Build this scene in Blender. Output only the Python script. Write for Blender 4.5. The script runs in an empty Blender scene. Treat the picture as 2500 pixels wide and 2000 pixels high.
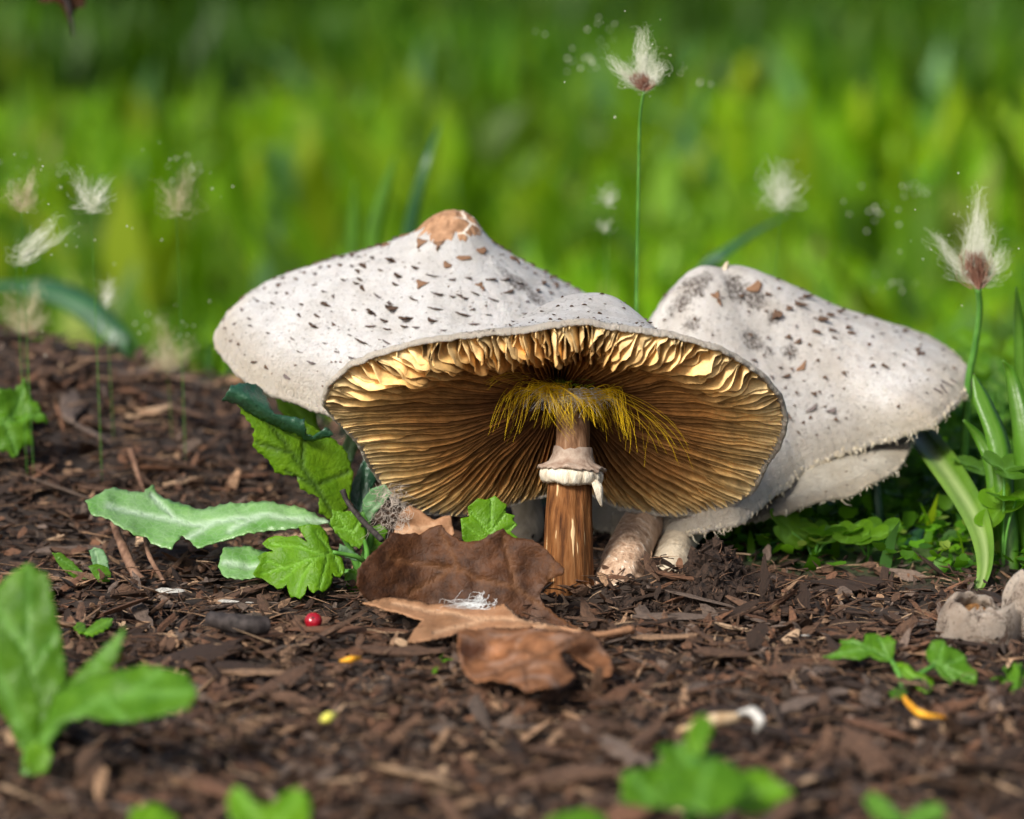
import bpy, math, random
import numpy as np
from mathutils import Vector, Matrix, geometry

random.seed(7)
rng = np.random.default_rng(7)
R_ = math.radians
scene = bpy.context.scene
COL = scene.collection

# ------------------------------------------------------------------ camera, sky, sun, exposure
PITCH = R_(10.0)
CAM = np.array([0.0, -1.2, 0.2875])
FOC = 108.0                                   # mm on a 36 mm sensor
cam_data = bpy.data.cameras.new("camera")
cam = bpy.data.objects.new("camera", cam_data)
COL.objects.link(cam)
cam.location = CAM
cam.rotation_euler = (R_(90) - PITCH, 0, 0)
cam_data.sensor_width = 36.0
cam_data.lens = FOC
cam_data.clip_start = 0.01
cam_data.clip_end = 400.0
cam_data.dof.use_dof = True
cam_data.dof.focus_distance = 1.214
cam_data.dof.aperture_fstop = 6.6
scene.camera = cam

SUN_EL, SUN_AZ = R_(40), R_(216)              # azimuth: where the sun stands, 0 = +Y, clockwise
world = bpy.data.worlds.new("World")
scene.world = world
world.use_nodes = True
wn = world.node_tree
bg = wn.nodes["Background"]
sky = wn.nodes.new("ShaderNodeTexSky")
sky.sky_type = 'NISHITA'
sky.sun_disc = False
sky.sun_elevation = SUN_EL
sky.sun_rotation = SUN_AZ
sky.air_density = 1.0
sky.dust_density = 4.0
sky.ozone_density = 1.0
wn.links.new(sky.outputs[0], bg.inputs[0])
bg.inputs[1].default_value = 0.09
sd = bpy.data.lights.new("sun", 'SUN')
sd.energy = 3.1
sd.angle = R_(15)
sd.color = (1.0, 0.96, 0.90)
sun = bpy.data.objects.new("sun", sd)
COL.objects.link(sun)
to_sun = Vector((math.sin(SUN_AZ) * math.cos(SUN_EL), math.cos(SUN_AZ) * math.cos(SUN_EL), math.sin(SUN_EL)))
sun.rotation_euler = to_sun.to_track_quat('Z', 'Y').to_euler()
sun.location = to_sun * 5

vs = scene.view_settings
vs.view_transform = 'Standard'
vs.look = 'None'
vs.exposure = 0.72
vs.gamma = 1.0
vs.use_curve_mapping = False
scene.render.engine = 'CYCLES'
cy = scene.cycles
cy.max_bounces = 6
cy.diffuse_bounces = 3
cy.glossy_bounces = 2
cy.transmission_bounces = 4
cy.transparent_max_bounces = 8
cy.use_denoising = True
cy.caustics_reflective = False
cy.caustics_refractive = False
cy.sample_clamp_indirect = 6.0

# ------------------------------------------------------------------ picture geometry helpers
FWD = np.array([0, math.cos(PITCH), -math.sin(PITCH)])
UPV = np.array([0, math.sin(PITCH), math.cos(PITCH)])
RGT = np.array([1.0, 0, 0])
KPX = 18.0 / FOC / 1250.0                      # tangent per photograph pixel (2500 x 2000)
PXM = KPX * 1.2                                # metres per pixel at the mushrooms


def ray(px, py):
    px = np.asarray(px, float); py = np.asarray(py, float)
    a = (px - 1250) * KPX; b = (1000 - py) * KPX
    return FWD + a[..., None] * RGT + b[..., None] * UPV


def at(px, py, Y):
    d = ray(px, py)
    t = (np.asarray(Y, float) - CAM[1]) / d[..., 1]
    return CAM + d * t[..., None]


def on_z(px, py, z=0.0):
    d = ray(px, py)
    t = (np.asarray(z, float) - CAM[2]) / d[..., 2]
    return CAM + d * t[..., None]


def gY(py, z=0.0):
    return on_z(1250, py, z)[..., 1]


def proj(P):
    q = np.asarray(P) - CAM
    dep = q @ FWD
    return 1250 + (q @ RGT) / dep / KPX, 1000 - (q @ UPV) / dep / KPX, dep


def smooth(a, b, x):
    t = np.clip((np.asarray(x, float) - a) / (b - a), 0, 1)
    return t * t * (3 - 2 * t)


def _hash(ix, iy, iz, seed):
    h = (ix.astype(np.int64) * 374761393 + iy.astype(np.int64) * 668265263 + iz.astype(np.int64) * 2147483647 + seed * 974711) & 0xFFFFFFFF
    h = ((h ^ (h >> 13)) * 1274126177) & 0xFFFFFFFF
    h = ((h ^ (h >> 16)) * 2246822519) & 0xFFFFFFFF
    return ((h ^ (h >> 15)) & 0xFFFFFF) / float(0xFFFFFF)


def vnoise(p, seed=0):
    p = np.asarray(p, float)
    i = np.floor(p); f = p - i
    f = f * f * (3 - 2 * f)
    x, y, z = i[..., 0], i[..., 1], i[..., 2]
    out = 0
    for dx in (0, 1):
        for dy in (0, 1):
            for dz in (0, 1):
                w = (f[..., 0] if dx else 1 - f[..., 0]) * (f[..., 1] if dy else 1 - f[..., 1]) * (f[..., 2] if dz else 1 - f[..., 2])
                out = out + w * _hash(x + dx, y + dy, z + dz, seed)
    return out * 2 - 1


def fbm(p, seed=0, oct=3):
    p = np.asarray(p, float)
    a, s, tot = 1.0, 0.0, 0.0
    for k in range(oct):
        s = s + a * vnoise(p * (2.03 ** k) + 17.3 * k, seed + k)
        tot += a
        a *= 0.5
    return s / tot


def n1(x, seed=0):
    x = np.asarray(x, float)
    return vnoise(np.stack([x, np.zeros_like(x) + 0.37, np.zeros_like(x) + 5.1], -1), seed)


def n2(x, y, seed=0):
    x = np.asarray(x, float); y = np.asarray(y, float)
    x, y = np.broadcast_arrays(x, y)
    return vnoise(np.stack([x, y, np.zeros_like(x) + 3.3], -1), seed)


# ------------------------------------------------------------------ mesh and object helpers
def mesh(name, V, F, mat=None, smooth_=True, attrs=None):
    V = np.asarray(V, float).reshape(-1, 3)
    me = bpy.data.meshes.new(name)
    if isinstance(F, np.ndarray):
        n, k = F.shape
        me.vertices.add(len(V)); me.vertices.foreach_set("co", V.ravel())
        me.loops.add(n * k); me.loops.foreach_set("vertex_index", F.astype(np.int32).ravel())
        me.polygons.add(n)
        me.polygons.foreach_set("loop_start", np.arange(0, n * k, k, dtype=np.int32))
        me.polygons.foreach_set("loop_total", np.full(n, k, dtype=np.int32))
        me.update(calc_edges=True)
    else:
        me.from_pydata(V.tolist(), [], F)
    if len(me.polygons):
        me.polygons.foreach_set("use_smooth", np.full(len(me.polygons), bool(smooth_)))
    for key, val in (attrs or {}).items():
        val = np.asarray(val, float)
        if val.ndim == 1:
            a = me.attributes.new(key, 'FLOAT', 'POINT'); a.data.foreach_set("value", val)
        else:
            a = me.attributes.new(key, 'FLOAT_VECTOR', 'POINT'); a.data.foreach_set("vector", val.ravel())
    if mat is not None:
        me.materials.append(mat)
    me.update()
    return me


ORG = {}


def tag(o, label=None, cat=None, group=None, kind=None):
    if label: o["label"] = label
    if cat: o["category"] = cat
    if group: o["group"] = group
    if kind: o["kind"] = kind
    return o


def thing(name, base, label, cat, group=None):
    o = bpy.data.objects.new(name, None)
    o.empty_display_size = 0.01
    COL.objects.link(o)
    o.location = base
    ORG[o] = np.array(base, float)
    return tag(o, label, cat, group)


def put(name, V, F, mat, parent=None, smooth_=True, attrs=None, solid=0.0, kind=None):
    """One mesh object; V in world coordinates."""
    V = np.asarray(V, float).reshape(-1, 3)
    org = ORG[parent] if parent is not None else np.zeros(3)
    me = mesh(name, V - org, F, mat, smooth_, attrs)
    o = bpy.data.objects.new(name, me)
    COL.objects.link(o)
    if parent is not None:
        o.parent = parent
    ORG[o] = org
    if solid:
        m = o.modifiers.new("thickness", 'SOLIDIFY'); m.thickness = solid; m.offset = 0
    if kind: o["kind"] = kind
    return o


def link_copy(name, me, parent, M):
    o = bpy.data.objects.new(name, me)
    COL.objects.link(o)
    if parent is not None:
        o.parent = parent
        M = Matrix.Translation(Vector(-ORG[parent])) @ M
    o.matrix_local = M
    return o


def frame_mat(p, x, y, z, sx=1, sy=1, sz=1):
    return Matrix(((x[0] * sx, y[0] * sy, z[0] * sz, p[0]), (x[1] * sx, y[1] * sy, z[1] * sz, p[1]),
                   (x[2] * sx, y[2] * sy, z[2] * sz, p[2]), (0, 0, 0, 1)))


def norm(v):
    v = np.asarray(v, float)
    return v / (np.linalg.norm(v, axis=-1, keepdims=True) + 1e-12)


def grid_faces(nr, nc, wrap=False):
    i = np.arange(nr - 1)[:, None]
    j = np.arange(nc if wrap else nc - 1)[None, :]
    jn = (j + 1) % nc
    a = i * nc + j; b = i * nc + jn; c = (i + 1) * nc + jn; d = (i + 1) * nc + j
    return np.stack([a, b, c, d], -1).reshape(-1, 4)


def catmull(pts, n):
    pts = np.asarray(pts, float)
    m = len(pts)
    if m == 2:
        return pts[0] + (pts[1] - pts[0]) * np.linspace(0, 1, n)[:, None]
    P = np.vstack([2 * pts[0] - pts[1], pts, 2 * pts[-1] - pts[-2]])
    u = np.linspace(0, m - 1 - 1e-9, n)
    k = u.astype(int); t = (u - k)[:, None]
    p0, p1, p2, p3 = P[k], P[k + 1], P[k + 2], P[k + 3]
    return 0.5 * (2 * p1 + (p2 - p0) * t + (2 * p0 - 5 * p1 + 4 * p2 - p3) * t ** 2 + (3 * p1 - p0 - 3 * p2 + p3) * t ** 3)


def tube_vf(pts, radii, ns=8, caps=True):
    pts = np.asarray(pts, float); n = len(pts)
    radii = np.broadcast_to(np.asarray(radii, float), (n,))
    T = norm(np.gradient(pts, axis=0))
    ref = np.array([0.13, 0.97, 0.21]) if abs(T[0][1]) < 0.9 else np.array([1.0, 0.1, 0.2])
    A = norm(np.cross(T, ref)); B = np.cross(T, A)
    th = np.linspace(0, 2 * np.pi, ns, endpoint=False)
    V = pts[:, None] + radii[:, None, None] * (np.cos(th)[None, :, None] * A[:, None] + np.sin(th)[None, :, None] * B[:, None])
    V = V.reshape(-1, 3)
    F = grid_faces(n, ns, True).tolist()
    if caps:
        F.append(list(range(ns))[::-1]); F.append(list(range((n - 1) * ns, n * ns)))
    return V, F


def join_vf(parts):
    V, F, o = [], [], 0
    for v, f in parts:
        V.append(v); F += [[i + o for i in q] for q in f]; o += len(v)
    return np.vstack(V), F


def hairs_vf(curves, r0, r1=0.0):
    """curves: (n, m, 3) -> 3-sided tapering strands in one mesh."""
    C = np.asarray(curves, float); n, m, _ = C.shape
    T = norm(np.gradient(C, axis=1))
    A = norm(np.cross(T, np.array([0.3, 0.9, 0.31]))); B = np.cross(T, A)
    u = np.linspace(0, 1, m)[None, :, None]
    r0 = np.broadcast_to(np.asarray(r0, float).reshape(-1, 1, 1), (n, 1, 1))
    rad = (r0 * (1 - u) + r1 * u)
    rings = [C + rad * (math.cos(a) * A + math.sin(a) * B) for a in (0.3, 2.4, 4.5)]
    V = np.stack(rings, 2).reshape(-1, 3)           # n, m, 3sides
    f = grid_faces(m, 3, True)
    F = (f[None] + (np.arange(n) * m * 3)[:, None, None]).reshape(-1, 4)
    return V, F


# ------------------------------------------------------------------ materials
def new_mat(name):
    m = bpy.data.materials.new(name); m.use_nodes = True
    nt = m.node_tree
    return m, nt, nt.nodes["Principled BSDF"], nt.nodes["Material Output"]


def N(nt, typ, **kw):
    n = nt.nodes.new(typ)
    for k, v in kw.items():
        if k == 'inp':
            for kk, vv in v.items(): n.inputs[kk].default_value = vv
        else:
            setattr(n, k, v)
    return n


def L(nt, a, b): nt.links.new(a, b)


def ramp(nt, fac, stops):
    r = nt.nodes.new("ShaderNodeValToRGB")
    cr = r.color_ramp
    while len(cr.elements) < len(stops): cr.elements.new(0.5)
    for e, (p, c) in zip(cr.elements, stops):
        e.position = p; e.color = (*c, 1) if len(c) == 3 else c
    L(nt, fac, r.inputs[0])
    return r.outputs[0]


def mixc(nt, fac, a, b, mode='MIX'):
    m = nt.nodes.new("ShaderNodeMix"); m.data_type = 'RGBA'; m.blend_type = mode; m.clamp_factor = True
    for sock, v in ((m.inputs[0], fac), (m.inputs[6], a), (m.inputs[7], b)):
        if hasattr(v, 'links') or hasattr(v, 'is_linked'): L(nt, v, sock)
        elif isinstance(v, (int, float)): sock.default_value = v
        else: sock.default_value = (*v, 1)
    return m.outputs[2]


def math_(nt, op, a, b=0.0, clamp=False):
    m = nt.nodes.new("ShaderNodeMath"); m.operation = op; m.use_clamp = clamp
    for sock, v in ((m.inputs[0], a), (m.inputs[1], b)):
        if hasattr(v, 'is_linked'): L(nt, v, sock)
        else: sock.default_value = v
    return m.outputs[0]


def attr(nt, name, out='Fac'):
    a = nt.nodes.new("ShaderNodeAttribute"); a.attribute_name = name
    return a.outputs[out]


def objco(nt): return nt.nodes.new("ShaderNodeTexCoord").outputs['Object']


def scaled(nt, vec, s):
    m = nt.nodes.new("ShaderNodeMapping"); m.inputs['Scale'].default_value = s
    L(nt, vec, m.inputs[0]); return m.outputs[0]


def noise(nt, vec, scale, detail=4, rough=0.55, dist=0.0):
    n = nt.nodes.new("ShaderNodeTexNoise"); n.inputs['Scale'].default_value = scale
    n.inputs['Detail'].default_value = detail; n.inputs['Roughness'].default_value = rough; n.inputs['Distortion'].default_value = dist
    L(nt, vec, n.inputs['Vector']); return n.outputs['Fac']


def bump(nt, bsdf, height, strength=0.5, distance=0.0005, prev=None):
    b = nt.nodes.new("ShaderNodeBump"); b.inputs['Strength'].default_value = strength; b.inputs['Distance'].default_value = distance
    L(nt, height, b.inputs['Height'])
    if prev is not None: L(nt, prev, b.inputs['Normal'])
    L(nt, b.outputs[0], bsdf.inputs['Normal'])
    return b.outputs[0]


def cap_material(name, white, warm, stain_col, mottle):
    m, nt, b, _ = new_mat(name)
    co = objco(nt)
    uv = attr(nt, 'polar', 'Vector')                 # angle * k, t, 0
    sep = N(nt, 'ShaderNodeSeparateXYZ'); L(nt, uv, sep.inputs[0])
    big = noise(nt, co, 55, 5, 0.6)
    c = ramp(nt, big, [(0.3, warm), (0.62, white)])
    fib = noise(nt, scaled(nt, uv, (7.0, 9.0, 1)), 9, 4, 0.65)
    fibm = ramp(nt, fib, [(0.42, (0, 0, 0)), (0.62, (1, 1, 1))])
    c = mixc(nt, math_(nt, 'MULTIPLY', fibm, 0.5), c, warm)
    wr = noise(nt, co, 300, 6, 0.75, 0.5)
    c = mixc(nt, math_(nt, 'MULTIPLY', ramp(nt, wr, [(0.55, (0, 0, 0)), (0.7, (1, 1, 1))]), 0.45), c, (warm[0] * .62, warm[1] * .58, warm[2] * .54))
    fine = noise(nt, co, 620, 3, 0.6)
    spk = ramp(nt, fine, [(0.60, (0, 0, 0)), (0.70, (1, 1, 1))])
    c = mixc(nt, math_(nt, 'MULTIPLY', spk, mottle), c, stain_col)
    rimm = ramp(nt, sep.outputs[1], [(0.86, (0, 0, 0)), (0.985, (1, 1, 1))])
    c = mixc(nt, math_(nt, 'MULTIPLY', rimm, 0.55), c, (0.60, 0.50, 0.36))
    st = attr(nt, 'stain')
    sn = noise(nt, co, 480, 8, 0.8, 1.2)
    smask = math_(nt, 'ADD', math_(nt, 'MULTIPLY', st, 0.62), math_(nt, 'MULTIPLY', math_(nt, 'SUBTRACT', sn, 0.5), 1.5))
    smask = ramp(nt, smask, [(0.37, (0, 0, 0)), (0.47, (1, 1, 1))])
    scr = noise(nt, scaled(nt, co, (1, 1, 0.45)), 900, 5, 0.75, 0.8)
    smask = math_(nt, 'MULTIPLY', smask, ramp(nt, scr, [(0.40, (0.08, 0.08, 0.08)), (0.56, (1, 1, 1))]))
    smask = math_(nt, 'MULTIPLY', smask, math_(nt, 'MULTIPLY', st, 4.0, True), True)
    c = mixc(nt, math_(nt, 'MULTIPLY', smask, 0.96), c, stain_col)
    L(nt, c, b.inputs['Base Color'])
    b.inputs['Roughness'].default_value = 0.78
    b.inputs['Specular IOR Level'].default_value = 0.25
    b.inputs['Subsurface Weight'].default_value = 0.12
    b.inputs['Subsurface Radius'].default_value = (0.004, 0.0025, 0.0015)
    b.inputs['Subsurface Scale'].default_value = 1.0
    ridge = noise(nt, scaled(nt, uv, (26.0, 3.0, 1)), 6, 3, 0.6)
    rr = math_(nt, 'MULTIPLY', ridge, math_(nt, 'ADD', math_(nt, 'MULTIPLY', rimm, 1.6), 0.18))
    p = bump(nt, b, rr, 1.0, 0.0016)
    p = bump(nt, b, noise(nt, co, 170, 8, 0.75), 1.0, 0.0034, p)
    p = bump(nt, b, noise(nt, scaled(nt, uv, (9.0, 26.0, 9.0)), 4, 5, 0.7, 0.4), 0.7, 0.0014, p)
    bump(nt, b, noise(nt, co, 560, 4, 0.65), 0.6, 0.0008, p)
    return m


M = {}
M['cap'] = cap_material('cap_skin', (0.80, 0.79, 0.775), (0.58, 0.555, 0.52), (0.05, 0.03, 0.022), 0.40)
M['cap_worn'] = cap_material('cap_skin_worn', (0.79, 0.765, 0.73), (0.58, 0.53, 0.47), (0.040, 0.020, 0.012), 0.55)
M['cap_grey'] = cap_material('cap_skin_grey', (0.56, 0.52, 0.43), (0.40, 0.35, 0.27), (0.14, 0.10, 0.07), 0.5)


def gill_material():
    m, nt, b, _ = new_mat('gill')
    g = attr(nt, 'gill', 'Vector')                    # s along the gill, depth down the gill, random
    sep = N(nt, 'ShaderNodeSeparateXYZ'); L(nt, g, sep.inputs[0])
    co = objco(nt)
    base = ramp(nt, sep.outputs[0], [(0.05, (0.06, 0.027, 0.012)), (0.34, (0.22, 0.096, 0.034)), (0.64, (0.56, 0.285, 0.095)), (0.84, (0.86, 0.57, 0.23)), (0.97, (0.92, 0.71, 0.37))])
    v = noise(nt, co, 240, 4, 0.6)
    base = mixc(nt, 0.8, base, ramp(nt, v, [(0.3, (0.45, 0.42, 0.40)), (0.7, (1.25, 1.2, 1.1))]), 'MULTIPLY')
    base = mixc(nt, 0.9, base, ramp(nt, sep.outputs[2], [(0.0, (0.40, 0.37, 0.35)), (0.55, (1, 1, 1)), (1.0, (1.5, 1.45, 1.35))]), 'MULTIPLY')
    L(nt, base, b.inputs['Base Color'])
    b.inputs['Roughness'].default_value = 0.8
    b.inputs['Specular IOR Level'].default_value = 0.15
    bump(nt, b, noise(nt, co, 700, 3, 0.6), 0.35, 0.0004)
    return m


M['gill'] = gill_material()


def simple(name, c0, c1, scale=200, rough=0.8, bstr=0.5, bdist=0.0005, spec=0.3, stretch=(1, 1, 1), lo=0.35, hi=0.65):
    m, nt, b, _ = new_mat(name)
    co = scaled(nt, objco(nt), stretch)
    n = noise(nt, co, scale, 5, 0.6)
    L(nt, ramp(nt, n, [(lo, c0), (hi, c1)]), b.inputs['Base Color'])
    b.inputs['Roughness'].default_value = rough
    b.inputs['Specular IOR Level'].default_value = spec
    if bstr: bump(nt, b, n, bstr, bdist)
    return m


M['scale_dark'] = simple('scale_dark', (0.035, 0.02, 0.013), (0.15, 0.085, 0.05), 700)
M['scale_tan'] = simple('scale_tan', (0.10, 0.048, 0.024), (0.32, 0.185, 0.105), 900)
M['scale_grey'] = simple('scale_grey', (0.06, 0.05, 0.05), (0.24, 0.19, 0.17), 700)
M['fringe'] = simple('fringe', (0.62, 0.52, 0.36), (0.80, 0.73, 0.58), 400)


def umbo_material():
    m, nt, b, _ = new_mat('umbo_skin')
    co = objco(nt)
    n = noise(nt, co, 240, 5, 0.65)
    c = ramp(nt, n, [(0.3, (0.16, 0.075, 0.03)), (0.7, (0.40, 0.225, 0.12))])
    vo = N(nt, 'ShaderNodeTexVoronoi', feature='DISTANCE_TO_EDGE'); vo.inputs['Scale'].default_value = 150
    L(nt, scaled(nt, co, (0.55, 1.0, 1.2)), vo.inputs['Vector'])
    cr = ramp(nt, vo.outputs['Distance'], [(0.03, (1, 1, 1)), (0.09, (0, 0, 0))])
    c = mixc(nt, math_(nt, 'MULTIPLY', cr, attr(nt, 'crack')), c, (0.75, 0.68, 0.58))
    L(nt, c, b.inputs['Base Color'])
    b.inputs['Roughness'].default_value = 0.75
    bump(nt, b, n, 0.6, 0.0006)
    return m


M['umbo'] = umbo_material()


def stem_material(name, dark, mid, pale, slit, slit_lo):
    m, nt, b, _ = new_mat(name)
    co = objco(nt)
    st = scaled(nt, co, (1, 1, 0.07))
    n = noise(nt, st, 420, 5, 0.6)
    c = ramp(nt, n, [(0.32, dark), (0.5, mid), (0.72, pale)])
    big = noise(nt, co, 90, 3, 0.6)
    c = mixc(nt, 0.6, c, ramp(nt, big, [(0.3, (0.55, 0.5, 0.45)), (0.7, (1.2, 1.15, 1.1))]), 'MULTIPLY')
    s2 = noise(nt, scaled(nt, co, (1, 1, 0.075)), 420, 2, 0.5)
    sm = ramp(nt, s2, [(slit_lo, (0, 0, 0)), (slit_lo + 0.025, (1, 1, 1))])
    c = mixc(nt, sm, c, slit)
    L(nt, c, b.inputs['Base Color'])
    b.inputs['Roughness'].default_value = 0.75
    b.inputs['Specular IOR Level'].default_value = 0.18
    p = bump(nt, b, n, 0.9, 0.0014)
    bump(nt, b, sm, 0.5, 0.0006, p)
    return m


M['stem_brown'] = stem_material('stem_brown', (0.055, 0.02, 0.007), (0.19, 0.075, 0.022), (0.36, 0.19, 0.08), (0.70, 0.48, 0.25), 0.625)
M['stem_upper'] = stem_material('stem_upper', (0.13, 0.062, 0.030), (0.30, 0.165, 0.090), (0.46, 0.30, 0.19), (0.55, 0.40, 0.28), 0.70)
M['stem_rose'] = stem_material('stem_rose', (0.28, 0.165, 0.10), (0.54, 0.38, 0.265), (0.68, 0.53, 0.40), (0.72, 0.60, 0.47), 0.66)
M['stem_pale'] = stem_material('stem_pale', (0.48, 0.40, 0.29), (0.62, 0.54, 0.41), (0.70, 0.63, 0.50), (0.72, 0.66, 0.54), 0.75)
M['ring'] = simple('ring_veil', (0.46, 0.38, 0.27), (0.76, 0.70, 0.57), 420, 0.85, 0.9, 0.0014, 0.25, (1, 1, 0.22))
M['ring_sheath'] = simple('ring_sheath', (0.24, 0.16, 0.115), (0.42, 0.33, 0.26), 260, 0.85, 0.6, 0.0007)
M['hair_yellow'] = simple('hair_yellow', (0.72, 0.42, 0.004), (0.86, 0.60, 0.015), 300, 0.5, 0)
M['hair_white'] = simple('hair_white', (0.78, 0.76, 0.74), (0.90, 0.89, 0.87), 300, 0.55, 0)
M['hair_green'] = simple('hair_green', (0.12, 0.24, 0.01), (0.40, 0.46, 0.03), 300, 0.5, 0)


def leaf_material(name, a, b_, vein, trans, rough=0.42, tr=0.45, scale=120, spec=0.35, patch=None, patch_amt=0.0, net_amt=0.35):
    m, nt, b, out = new_mat(name)
    co = objco(nt)
    n = noise(nt, co, scale, 5, 0.6)
    c = ramp(nt, n, [(0.3, a), (0.7, b_)])
    if patch is not None:
        n3 = noise(nt, co, scale * 0.45, 4, 0.65, 0.4)
        c = mixc(nt, math_(nt, 'MULTIPLY', ramp(nt, n3, [(0.5, (0, 0, 0)), (0.66, (1, 1, 1))]), patch_amt), c, patch)
    vo = N(nt, 'ShaderNodeTexVoronoi', feature='DISTANCE_TO_EDGE'); vo.inputs['Scale'].default_value = 330
    L(nt, co, vo.inputs['Vector'])
    net = ramp(nt, vo.outputs['Distance'], [(0.0, (1, 1, 1)), (0.12, (0, 0, 0))])
    c = mixc(nt, math_(nt, 'MULTIPLY', net, 0.40 * net_amt), c, vein)
    age = noise(nt, co, 38, 5, 0.7)
    c = mixc(nt, 0.55, c, ramp(nt, age, [(0.3, (0.62, 0.66, 0.6)), (0.55, (1, 1, 1)), (0.75, (1.35, 1.22, 1.0))]), 'MULTIPLY')
    c = mixc(nt, math_(nt, 'MULTIPLY', attr(nt, 'vein'), 0.85), c, vein)
    L(nt, c, b.inputs['Base Color'])
    b.inputs['Roughness'].default_value = rough
    b.inputs['Specular IOR Level'].default_value = spec
    h = math_(nt, 'ADD', math_(nt, 'MULTIPLY', attr(nt, 'vein'), -0.7), math_(nt, 'MULTIPLY', noise(nt, co, scale * 4, 4, 0.6), 0.6))
    h = math_(nt, 'ADD', h, math_(nt, 'MULTIPLY', net, -0.20 * net_amt))
    bump(nt, b, h, 0.75, 0.0012)
    if tr > 0:
        t = nt.nodes.new('ShaderNodeBsdfTranslucent')
        L(nt, mixc(nt, 1.0, c, trans, 'MULTIPLY'), t.inputs[0])
        mx = nt.nodes.new('ShaderNodeMixShader'); mx.inputs[0].default_value = tr
        L(nt, b.outputs[0], mx.inputs[1]); L(nt, t.outputs[0], mx.inputs[2])
        L(nt, mx.outputs[0], out.inputs['Surface'])
    return m


M['leaf_bright'] = leaf_material('leaf_bright', (0.095, 0.25, 0.004), (0.17, 0.36, 0.008), (0.22, 0.46, 0.05), (1.5, 1.5, 0.8))
M['leaf_mid'] = leaf_material('leaf_mid', (0.065, 0.19, 0.005), (0.115, 0.27, 0.010), (0.16, 0.36, 0.06), (1.4, 1.5, 0.8))
M['leaf_under'] = leaf_material('leaf_under', (0.11, 0.25, 0.005), (0.18, 0.34, 0.008), (0.045, 0.10, 0.01), (1.5, 1.5, 0.8), 0.5, 0.4)
M['leaf_dark'] = leaf_material('leaf_dark', (0.012, 0.055, 0.028), (0.025, 0.09, 0.045), (0.05, 0.13, 0.07), (1, 1.4, 1), 0.3, 0.1, 150, 0.6)
M['leaf_pale'] = leaf_material('leaf_pale', (0.10, 0.27, 0.04), (0.24, 0.42, 0.17), (0.45, 0.58, 0.42), (1.1, 1.3, 0.9), 0.35, 0.25, 60, 0.55)
M['leaf_frost'] = leaf_material('leaf_frost', (0.08, 0.20, 0.07), (0.15, 0.30, 0.13), (0.25, 0.40, 0.22), (1.1, 1.3, 0.9), 0.5, 0.25, 110, 0.4)
M['dead_dark'] = leaf_material('dead_dark', (0.022, 0.008, 0.003), (0.095, 0.034, 0.010), (0.12, 0.052, 0.020), (1, 0.7, 0.5), 0.62, 0.08, 130, 0.25, (0.10, 0.058, 0.040), 0.55)
M['dead_light'] = leaf_material('dead_light', (0.26, 0.125, 0.06), (0.42, 0.225, 0.12), (0.55, 0.34, 0.20), (1, 0.7, 0.5), 0.6, 0.08, 60, 0.3, (0.19, 0.08, 0.035), 0.4)
M['dead_mid'] = leaf_material('dead_mid', (0.11, 0.042, 0.016), (0.30, 0.135, 0.062), (0.09, 0.04, 0.018), (1, 0.7, 0.5), 0.7, 0.06, 160, 0.2, (0.34, 0.25, 0.20), 0.45)
M['blade'] = leaf_material('grass_blade', (0.055, 0.17, 0.008), (0.10, 0.27, 0.015), (0.20, 0.36, 0.06), (1.5, 1.5, 0.7), 0.38, 0.4, 40, 0.5, net_amt=0.0)
M['blade_dark'] = leaf_material('grass_blade_dark', (0.015, 0.07, 0.025), (0.03, 0.12, 0.04), (0.08, 0.2, 0.09), (1, 1.4, 0.9), 0.35, 0.25, 40, 0.5, net_amt=0.0)
M['blade_broad'] = leaf_material('grass_blade_broad', (0.08, 0.19, 0.012), (0.15, 0.29, 0.03), (0.38, 0.48, 0.20), (1.4, 1.4, 0.8), 0.4, 0.35, 40, 0.45, net_amt=0.0)
M['stalk_green'] = simple('stalk_green', (0.05, 0.16, 0.02), (0.10, 0.26, 0.04), 120, 0.5, 0.2)
M['stalk_brown'] = simple('stalk_brown', (0.10, 0.05, 0.03), (0.24, 0.14, 0.09), 300, 0.8, 0.7, 0.0006, 0.3, (1, 1, 0.2))
M['twig_dark'] = simple('twig_dark', (0.012, 0.009, 0.008), (0.05, 0.04, 0.037), 300, 0.75, 0.8, 0.0007)
M['straw'] = simple('straw', (0.35, 0.22, 0.10), (0.62, 0.47, 0.30), 200, 0.7, 0.6, 0.0006)
M['berry'] = simple('berry_skin', (0.20, 0.004, 0.010), (0.36, 0.008, 0.020), 120, 0.18, 0, 0, 0.6)
M['orange'] = simple('orange_leaf', (0.62, 0.24, 0.01), (0.80, 0.40, 0.03), 200, 0.6, 0.4)
M['yellow'] = simple('yellow_bud', (0.50, 0.50, 0.06), (0.72, 0.66, 0.16), 200, 0.6, 0.4)
M['white_bit'] = simple('white_bit', (0.22, 0.20, 0.17), (0.66, 0.65, 0.61), 500, 0.8, 0.8)
M['plume'] = simple('plume_hair', (0.62, 0.66, 0.48), (0.85, 0.86, 0.74), 200, 0.6, 0)
M['plume_tan'] = simple('plume_hair_tan', (0.42, 0.36, 0.20), (0.66, 0.60, 0.40), 200, 0.6, 0)
M['calyx'] = simple('calyx', (0.17, 0.07, 0.045), (0.36, 0.19, 0.13), 300, 0.8, 0)
M['pollen'] = simple('pollen', (0.80, 0.80, 0.62), (0.88, 0.88, 0.76), 300, 0.7, 0)
M['web'] = simple('web_thread', (0.55, 0.58, 0.58), (0.78, 0.80, 0.80), 300, 0.6, 0)
M['fuzz'] = simple('fuzz_thread', (0.28, 0.23, 0.19), (0.52, 0.45, 0.38), 300, 0.7, 0)


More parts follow.
